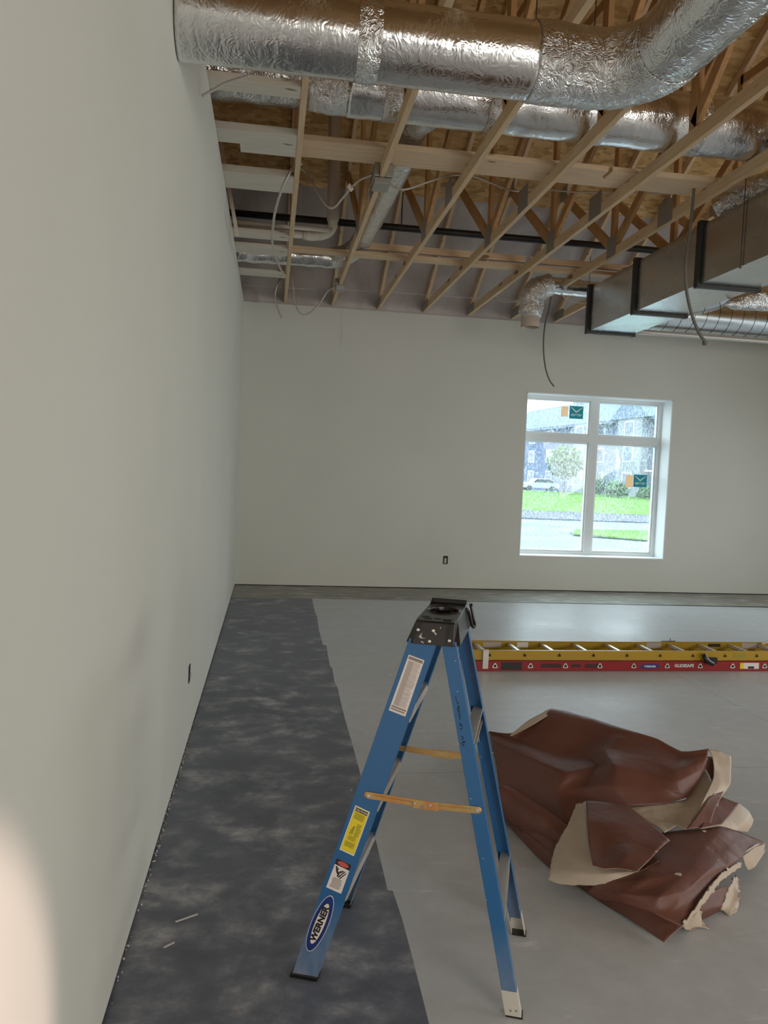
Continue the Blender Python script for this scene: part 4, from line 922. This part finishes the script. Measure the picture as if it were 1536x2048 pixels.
# folded-back rim at the top left and right
sheet3('folded_edge', [[(1.24, 3.684, 0.262), (1.363, 3.768, 0.31), (1.51, 3.849, 0.345)], [(1.247, 3.672, 0.262), (1.379, 3.722, 0.305), (1.498, 3.799, 0.335)]], PE, top='cream', under='brown', amp=.001, seed=2)
sheet3('open_end', [[(2.059, 3.254, 0.337), (2.119, 3.256, 0.33), (2.166, 3.239, 0.31)], [(2.051, 3.206, 0.315), (2.076, 3.166, 0.285), (2.121, 3.166, 0.275)], [(1.991, 3.096, 0.27), (2.007, 3.068, 0.255), (2.061, 3.08, 0.24)], [(1.824, 2.924, 0.21), (1.904, 2.969, 0.205), (1.974, 3.015, 0.2)], [(1.712, 2.83, 0.165), (1.801, 2.88, 0.165), (1.859, 2.876, 0.165)]], PE, top='cream', under='brown', k=8, amp=.006, seed=3)
sheet3('dark_gap_sheet', [[(2.069, 3.295, 0.29), (2.105, 3.307, 0.285), (2.117, 3.271, 0.28)], [(1.992, 3.204, 0.235), (2.024, 3.192, 0.23), (2.053, 3.169, 0.23)], [(1.877, 3.105, 0.185), (1.953, 3.123, 0.18), (2.02, 3.14, 0.18)]], PE, k=8, amp=.004, seed=20)  # brown sheet added in place of the dark gap inside the open end
sheet3('end_band', [[(1.908, 2.985, 0.232), (2.014, 3.049, 0.228)], [(1.804, 2.891, 0.205), (1.894, 2.921, 0.2)], [(1.701, 2.81, 0.178), (1.831, 2.846, 0.172)]], PE, k=10, amp=.003, seed=4)
sheet3('inner_fold', [[(1.58, 3.057, 0.165), (1.734, 3.044, 0.18), (1.848, 3.064, 0.192), (2.037, 3.237, 0.262)], [(1.596, 2.947, 0.16), (1.697, 2.957, 0.165), (1.79, 2.976, 0.175), (1.994, 3.104, 0.24)], [(1.607, 2.807, 0.165), (1.683, 2.854, 0.168), (1.709, 2.823, 0.17), (1.846, 2.946, 0.2)]], PE, top='cream', under='brown', k=12, soft=.3, amp=.012, seed=5)
sheet3('right_curl', [[(2.026, 3.075, 0.19), (2.092, 3.053, 0.17), (2.125, 3.024, 0.145), (2.127, 2.993, 0.12)], [(1.908, 2.958, 0.18), (1.99, 2.959, 0.165), (2.055, 2.945, 0.14), (2.097, 2.961, 0.11)], [(1.784, 2.838, 0.165), (1.889, 2.868, 0.16), (1.974, 2.887, 0.13), (2.071, 2.947, 0.09)]], PE, top='cream', under='brown', k=10, amp=.004, seed=6)
sheet3('curl_band', [[(2.016, 3.064, 0.197), (2.08, 3.031, 0.18)], [(1.883, 2.933, 0.192), (1.995, 2.953, 0.172)], [(1.76, 2.812, 0.178), (1.894, 2.864, 0.17)]], PE, k=10, amp=.003, seed=7)
Lw = [[(1.515, 2.868, 0.13), (1.624, 2.823, 0.155), (1.88, 2.854, 0.165), (1.98, 2.856, 0.13), (2.091, 2.86, 0.085)],
      [(1.356, 2.69, 0.13), (1.483, 2.634, 0.155), (1.695, 2.673, 0.158), (1.828, 2.715, 0.14), (1.978, 2.773, 0.11)],
      [(1.24, 2.601, 0.1), (1.378, 2.518, 0.14), (1.555, 2.54, 0.15), (1.655, 2.566, 0.14), (1.843, 2.672, 0.115)],
      [(1.206, 2.62, 0.05), (1.293, 2.506, 0.1), (1.398, 2.441, 0.125), (1.507, 2.467, 0.12), (1.655, 2.542, 0.105)],
      [(1.233, 2.608, 0.03), (1.29, 2.511, 0.065), (1.361, 2.434, 0.075), (1.401, 2.401, 0.065), (1.445, 2.373, 0.055)]]
Lw = [[(p[0] + .05, p[1] + .30, .006) for p in Lw[0]]] + Lw
sheet3('lower_sheet', Lw, PE, k=10, soft=.4, amp=.005, seed=8)
sheet3('bottom_sheet', [[(1.104, 3.258, 0.006), (1.155, 2.878, 0.006), (1.237, 2.686, 0.008), (1.311, 2.515, 0.008), (1.375, 2.359, 0.01)], [(1.125, 3.164, 0.05), (1.171, 2.842, 0.05), (1.245, 2.639, 0.045), (1.336, 2.495, 0.04), (1.402, 2.36, 0.035)], [(1.176, 3.086, 0.085), (1.234, 2.841, 0.08), (1.294, 2.615, 0.075), (1.361, 2.475, 0.065), (1.444, 2.371, 0.055)]], PE, k=14, soft=.5, amp=.008, seed=9)
# roll of paper on the left
c1 = [(1.098, 3.323, 0.085), (1.139, 3.24, 0.085), (1.186, 3.115, 0.08), (1.228, 3.016, 0.075), (1.265, 2.957, 0.065)]
b = MB(); b.tube(spline(c1, 8), [.072] * 10 + [.070 - .0006 * i for i in range(23)], 28, disp=wr(.007, 7, 61)); b.obj('rolled_part', M['brown'], PE, smooth=True)
b = MB(); q = Vector(c1[0]); d_ = (Vector(c1[1]) - q).normalized(); b.tube([q - d_ * .012, q + d_ * .004], [.060, .074], 28, False); b.obj('roll_rim', M['cream'], PE, smooth=True)
# dark mass filling below the sheets
sheet3('side_fold', [[(1.124, 3.459, 0.1), (1.219, 3.235, 0.085), (1.295, 3.079, 0.085), (1.417, 3.125, 0.13)], [(1.093, 3.209, 0.1), (1.176, 3.04, 0.09), (1.254, 2.932, 0.09), (1.347, 2.919, 0.11)], [(1.108, 3.165, 0.05), (1.178, 2.904, 0.05), (1.233, 2.759, 0.06), (1.305, 2.674, 0.08)]], PE, k=10, amp=.006, seed=10)
sheet3('cream_flap', [[(1.337, 3.052, 0.185), (1.358, 3.051, 0.19), (1.374, 3.05, 0.195), (1.381, 3.05, 0.195)],
                      [(1.254, 2.933, 0.155), (1.28, 2.895, 0.16), (1.292, 2.826, 0.165), (1.326, 2.838, 0.15)],
                      [(1.16, 2.824, 0.115), (1.196, 2.746, 0.13), (1.244, 2.674, 0.135), (1.299, 2.685, 0.135)],
                      [(1.106, 2.732, 0.085), (1.171, 2.651, 0.105), (1.253, 2.598, 0.125), (1.366, 2.556, 0.15)],
                      [(1.086, 2.697, 0.055), (1.138, 2.657, 0.055), (1.288, 2.567, 0.105), (1.477, 2.598, 0.165)]], PE, top='cream', under='brown', k=10, soft=.5, amp=.002, seed=11, torn=.004)
sheet3('brown_flap', [[(1.371, 3.035, 0.205), (1.442, 2.994, 0.215), (1.527, 2.952, 0.215), (1.569, 2.696, 0.195)],
                      [(1.321, 2.902, 0.2), (1.361, 2.831, 0.2), (1.452, 2.782, 0.205), (1.504, 2.649, 0.188)],
                      [(1.264, 2.749, 0.172), (1.311, 2.699, 0.165), (1.361, 2.627, 0.185), (1.439, 2.598, 0.175)],
                      [(1.223, 2.615, 0.15), (1.254, 2.588, 0.15), (1.297, 2.569, 0.16), (1.356, 2.534, 0.165)]], PE, k=10, soft=.35, amp=.003, seed=12)
sheet3('right_tip', [[(1.892, 2.722, 0.115), (2.003, 2.794, 0.115), (2.094, 2.86, 0.085)], [(1.907, 2.724, 0.07), (1.954, 2.747, 0.08), (2.076, 2.842, 0.06)], [(1.931, 2.731, 0.04), (1.976, 2.751, 0.045), (2.127, 2.893, 0.045)]], PE, top='cream', under='brown', k=9, amp=.006, seed=13)
sheet3('torn_edge', [[(1.441, 2.37, 0.06), (1.556, 2.451, 0.088), (1.707, 2.572, 0.12), (1.852, 2.669, 0.11)],
                     [(1.463, 2.386, 0.04), (1.574, 2.46, 0.07), (1.721, 2.573, 0.1), (1.863, 2.674, 0.09)]], PE, top='cream', under='cream', k=14, amp=.012, seed=14, torn=.008)
sheet3('dark_core', [[(1.555, 2.455, 0.075), (1.654, 2.532, 0.085), (1.754, 2.585, 0.07)], [(1.55, 2.455, 0.04), (1.603, 2.47, 0.05), (1.679, 2.506, 0.04)], [(1.515, 2.444, 0.02), (1.588, 2.478, 0.01), (1.688, 2.529, 0.008)]], PE, k=9, amp=.01, seed=15)
sheet3('torn_scrap', [[(1.481, 2.432, 0.05), (1.528, 2.431, 0.055), (1.561, 2.464, 0.07)], [(1.482, 2.418, 0.03), (1.534, 2.431, 0.02), (1.571, 2.451, 0.02)], [(1.501, 2.423, 0.005), (1.54, 2.441, 0.005), (1.579, 2.431, 0.005)]], PE, top='cream', under='cream', k=10, amp=.02, seed=16, torn=.014)
sheet3('torn_scrap', [[(1.778, 2.608, 0.06), (1.828, 2.656, 0.07), (1.847, 2.666, 0.06)], [(1.69, 2.523, 0.03), (1.762, 2.569, 0.03), (1.795, 2.579, 0.03)], [(1.69, 2.532, 0.006), (1.709, 2.502, 0.005), (1.776, 2.545, 0.006)]], PE, top='cream', under='cream', k=10, amp=.018, seed=17, torn=.012)
# flakes lying on the paper
for q in ((1075,903,.163), (1258,490,.245), (1205,680,.18), (695,600,.212), (1150,750,.172), (1278,830,.155), (960,785,.197)):
    pass
FL = [(1.506, 2.515, 0.156), (1.923, 2.978, 0.243), (1.765, 2.786, 0.178), (1.709, 2.595, 0.16), (1.461, 2.598, 0.2)]
for i, q in enumerate(FL):
    q = Vector(q); s_ = (.012, .008, .008, .004, .005)[i]
    P0 = [q + Vector((s_ * (1 + .4 * math.sin(j * 2.7 + i)) * math.cos(j * .9), s_ * .8 * (1 + .4 * math.cos(j * 3.1)) * math.sin(j * .9), .003 + .002 * math.sin(j * 2))) for j in range(7)]
    b = MB(); b.loft([P0, [p + Vector((0, 0, .0015)) for p in P0]]); b.obj('paper_flake', M['cream'], label='pale paper flake on the brown paper, ' + ['on the lower sheet front', 'near the open right end', 'at the fold below the open end', 'tiny, on the lower right', 'tiny, at the flap tip'][i], cat='paper flake', group='paper flakes on the brown paper')

# ---------------------------------------------------------------- plaster crumbs along the left wall
b = MB(); random.seed(11)
for i in range(150):
    y = random.choice((random.uniform(2.0, 4.3), random.uniform(3.3, 5.2))); x = WX + random.uniform(.0, .012); r = random.uniform(.0015, .0045)
    P0 = [(x + r * math.cos(j * 1.256) * random.uniform(.6, 1.3), y + r * 1.6 * math.sin(j * 1.256) * random.uniform(.6, 1.3), .0006) for j in range(5)]
    P1 = [(x + (p[0] - x) * .6, y + (p[1] - y) * .6, r * .9) for p in P0]; b.loft([P0, P1])
b.obj('plaster_crumbs', M['speck'], label='white plaster crumbs along the foot of the left wall', cat='debris', kind='stuff')
for i, (x0_, y0_, x1_, y1_) in enumerate(((-.27, 2.62, -.20, 2.66), (-.29, 2.48, -.26, 2.505))):
    b = MB(); b.beam((x0_, y0_, .0025), (x1_, y1_, .0025), .006, .003, (0, 1, 0)); b.obj('wood_splinter', M['speck'], label=['longer', 'shorter'][i] + ' pale splinter on the dark floor by the left wall', cat='splinter')

# ---------------------------------------------------------------- outdoors
GZ = -.15
def patch(nm, pts, z, mt):
    P0 = [(x, y, z) for x, y in pts]; n_ = len(pts); V = P0 + [(x, y, z - .04) for x, y in pts]
    F = [tuple(range(n_)), tuple(range(2 * n_ - 1, n_ - 1, -1))] + [((i + 1) % n_, i, i + n_, (i + 1) % n_ + n_) for i in range(n_)]
    mk(nm, V, F, mt, origin=(0, 0, 0), kind='structure')
patch('ground', [(-40, 10.6), (140, 10.6), (140, 200), (-40, 200)], GZ - .05, M['asphalt'])
patch('paving', [(-10, 10.6), (40, 10.6), (40, 19.5), (-10, 16.0)], GZ, M['walk'])
patch('paving', [(9.5, 22.2), (40, 17.0), (40, 19.0), (9.6, 23.6)], GZ + .01, M['walk'])
patch('lawn', [(10.2, 24.6), (9.3, 22.6), (11.0, 21.2), (30, 17.2), (40, 24.0), (14.0, 25.2)], GZ + .03, M['grass'])
patch('planting_bed', [(-30, 32), (60, 29.5), (70, 36), (-30, 41)], GZ + .01, M['mulch'])
patch('lawn', [(-40, 41), (60, 34.5), (120, 60), (120, 92), (-40, 92)], GZ + .02, M['grass'])

# apartment building: long facade receding to the left
A0 = Vector((37.2, 112, 0)); A1 = Vector((41.6, 58, 0))
dirf = (A1 - A0); LEN = dirf.length; dirf.normalize(); nf = Vector((-dirf.y, dirf.x, 0)); nf = nf if nf.x < 0 else -nf
def BP(s, d, z): q = A0 + dirf * s + nf * d; return (q.x, q.y, GZ + z)
eb = empty('apartment_building', (A0.x, A0.y, GZ), 'three-storey blue-grey apartment building seen through the window', 'building')
def bbox(s0, s1, d0, d1, z0, z1, mt, nm, par=eb):
    b = MB(); b.hexa([BP(s0, d0, z0), BP(s1, d0, z0), BP(s1, d0, z1), BP(s0, d0, z1), BP(s0, d1, z0), BP(s1, d1, z0), BP(s1, d1, z1), BP(s0, d1, z1)]); return b.obj(nm, mt, par)
bw = bbox(-14, LEN + 14, -12, 0, 0, 8.6, M['siding'], 'wall')
b = MB(); e0, e1 = -15, LEN + 15
b.add([BP(e0, .9, 8.5), BP(e1, .9, 8.5), BP(e1, -6, 12.6), BP(e0 + 4, -6, 12.6), BP(e0, -13, 8.5), BP(e1, -13, 8.5)], [(0, 1, 2, 3), (3, 2, 5, 4), (0, 3, 4), (1, 5, 2), (0, 4, 5, 1)]); b.obj('roof', M['shingle'], eb)
bbox(e0, e1, .9, 1.0, 8.25, 8.6, M['fascia'], 'eave', eb)
def wins(s0, d, zs, nm='window'):
    for z in zs:
        f_ = bbox(s0 - 1.0, s0 + 1.0, d, d + .06, z - .12, z + 1.62, M['trimw'], nm); bbox(s0 - .80, s0 + .80, d + .06, d + .09, z, z + 1.5, M['winglass'], 'pane', f_)
for s in (4, 10, 17, 24, 38, 50): wins(s, .0, (1.0, 3.9, 6.6))
for s0, s1 in ((19.5, 22.5), (30, 35.0), (44, 48)):
    w2 = bbox(s0, s1, 0, 1.3, 0, 8.5, M['siding_w'], 'bay'); wins((s0 + s1) / 2, 1.3, (1.0, 3.9, 6.6))
b = MB(); b.add([BP(28.5, 1.5, 8.5), BP(36.5, 1.5, 8.5), BP(32.5, 1.5, 11.2), BP(32.5, -4, 11.2), BP(28.5, -3, 8.5), BP(36.5, -3, 8.5)], [(0, 1, 2), (0, 2, 3, 4), (2, 1, 5, 3)]); b.obj('gable_roof', M['shingle'], eb)
for s0 in (36.2, 40.5):
    for z in (2.9, 5.7):
        f_ = bbox(s0, s0 + 3.6, 0, 1.5, z - .15, z, M['trimw'], 'balcony')
        b = MB()
        for i in range(19): q = s0 + .1 + i * .19; b.hexa([BP(q, 1.42, z), BP(q + .05, 1.42, z), BP(q + .05, 1.42, z + 1.0), BP(q, 1.42, z + 1.0), BP(q, 1.48, z), BP(q + .05, 1.48, z), BP(q + .05, 1.48, z + 1.0), BP(q, 1.48, z + 1.0)])
        b.hexa([BP(s0, 1.40, z + 1.0), BP(s0 + 3.6, 1.40, z + 1.0), BP(s0 + 3.6, 1.40, z + 1.08), BP(s0, 1.40, z + 1.08), BP(s0, 1.5, z + 1.0), BP(s0 + 3.6, 1.5, z + 1.0), BP(s0 + 3.6, 1.5, z + 1.08), BP(s0, 1.5, z + 1.08)])
        b.obj('railing', M['fascia'], f_)
bbox(6, 7.2, -5, -6.2, 10.5, 13.6, M['siding_w'], 'chimney')
bbox(LEN + 1, LEN + 14, 0, .06, 0, 2.6, M['siding_w'], 'base_course')

def blob(cen, rx, ry, rz, mt, nm, par=None, seed=0, rough=.25, fq=1.6, n_=34, m_=20, **kw):
    V = []; F = []
    for i in range(m_ + 1):
        th = PI * i / m_
        for j in range(n_):
            ph = 2 * PI * j / n_; d = Vector((math.sin(th) * math.cos(ph), math.sin(th) * math.sin(ph), math.cos(th)))
            k = 1 + rough * noise.noise(d * fq * 2 + Vector((seed, 0, 0))) + rough * .8 * noise.noise(d * fq * 6 + Vector((0, seed, 0)))
            V.append((cen[0] + rx * d.x * k, cen[1] + ry * d.y * k, cen[2] + rz * d.z * k))
    for i in range(m_):
        for j in range(n_): a = i * n_ + j; c_ = i * n_ + (j + 1) % n_; F.append((a, a + n_, c_ + n_, c_))
    return mk(nm, V, F, mt, par, **kw)
te = empty('tree', (31.2, 79, GZ), 'pale green tree in front of the apartment building', 'tree')
b = MB(); b.tube([(31.2, 79, GZ), (31.2, 79, 2.6), (31.25, 79, 4.5)], [.16, .13, .06], 8); b.obj('trunk', M['mulch'], te)
random.seed(21); b = MB()
for i in range(900):
    r = random.random() ** .4; th = random.uniform(0, 2 * PI); ph = math.acos(random.uniform(-1, 1)); c = Vector((31.2 + 2.0 * r * math.sin(ph) * math.cos(th), 79 + 2.0 * r * math.sin(ph) * math.sin(th), 3.3 + 1.9 * r * math.cos(ph)))
    a_ = Vector((random.uniform(-1, 1), random.uniform(-1, 1), random.uniform(-1, 1))).normalized() * .20; c2 = a_.orthogonal().normalized() * .15; b.add([c - a_, c + c2, c + a_, c - c2], [(0, 1, 2, 3)])
b.obj('foliage', M['leaf'], te)
def bush(x, y, w_, h_, mt, lab, seed, grp='bushes along the building'):
    random.seed(seed); b = MB(); 
    for i in range(420):
        r = random.random() ** .35; th = random.uniform(0, 2 * PI); ph = math.acos(random.uniform(-.3, 1)); c = Vector((x + w_ * r * math.sin(ph) * math.cos(th), y + .8 * r * math.sin(ph) * math.sin(th), GZ + .15 + h_ * .8 * abs(r * math.cos(ph)) + .2 * h_ * random.random()))
        a_ = Vector((random.uniform(-1, 1), random.uniform(-1, 1), random.uniform(-1, 1))).normalized() * .17; c2 = a_.orthogonal().normalized() * .13; b.add([c - a_, c + c2, c + a_, c - c2], [(0, 1, 2, 3)])
    b.obj('bush', mt, label=lab, cat='bush', group=grp)
bush(33.5, 75.5, 1.7, 2.6, M['leaf'], 'rounded green bush beside the white car', 31)
bush(34.0, 72, 1.2, 1.7, M['leaf_d'], 'low bush just right of the window mullion', 32); bush(36.2, 70, 1.2, 1.3, M['leaf_d'], 'low bush in the middle of the right pane', 33)
bush(36.6, 64, 1.4, 1.7, M['leaf_d'], 'bush below the lower teal sticker', 34); bush(39.6, 61, 1.1, 2.2, M['straw'], 'yellowish shrub at the right edge of the right pane', 35)
def car(x, y, ln_, lab, mt):
    e = empty('car', (x, y, GZ), lab, 'car', 'cars parked outside'); k = ln_ / 4.6
    pr = [(-2.3, .35), (-2.3, .85), (-2.0, 1.0), (-1.1, 1.05), (-.5, 1.55), (1.2, 1.55), (1.9, 1.05), (2.3, .95), (2.3, .35)]
    b = MB(); b.loft([[(x + a * k, y + d, GZ + z) for a, z in pr] for d in (-.85, .85)]); b.obj('body', mt, e, bev=.06)
    pw = [(-1.0, 1.06), (-.5, 1.46), (1.15, 1.46), (1.65, 1.06)]
    b = MB(); b.loft([[(x + a * k, y + d, GZ + z) for a, z in pw] for d in (-.87, .87)]); b.obj('windows', M['cardark'], e)
    for a in (-1.45, 1.4):
        b = MB(); b.tube([(x + a * k, y - .88, GZ + .33), (x + a * k, y + .88, GZ + .33)], .33, 16); b.obj('wheel', M['cardark'], e)
car(33.6, 93.5, 4.8, 'white car parked outside left of the rounded bush', M['carwhite'])
car(29.4, 95.5, 4.6, 'pale car parked at the left edge of the window view', M['carwhite'])
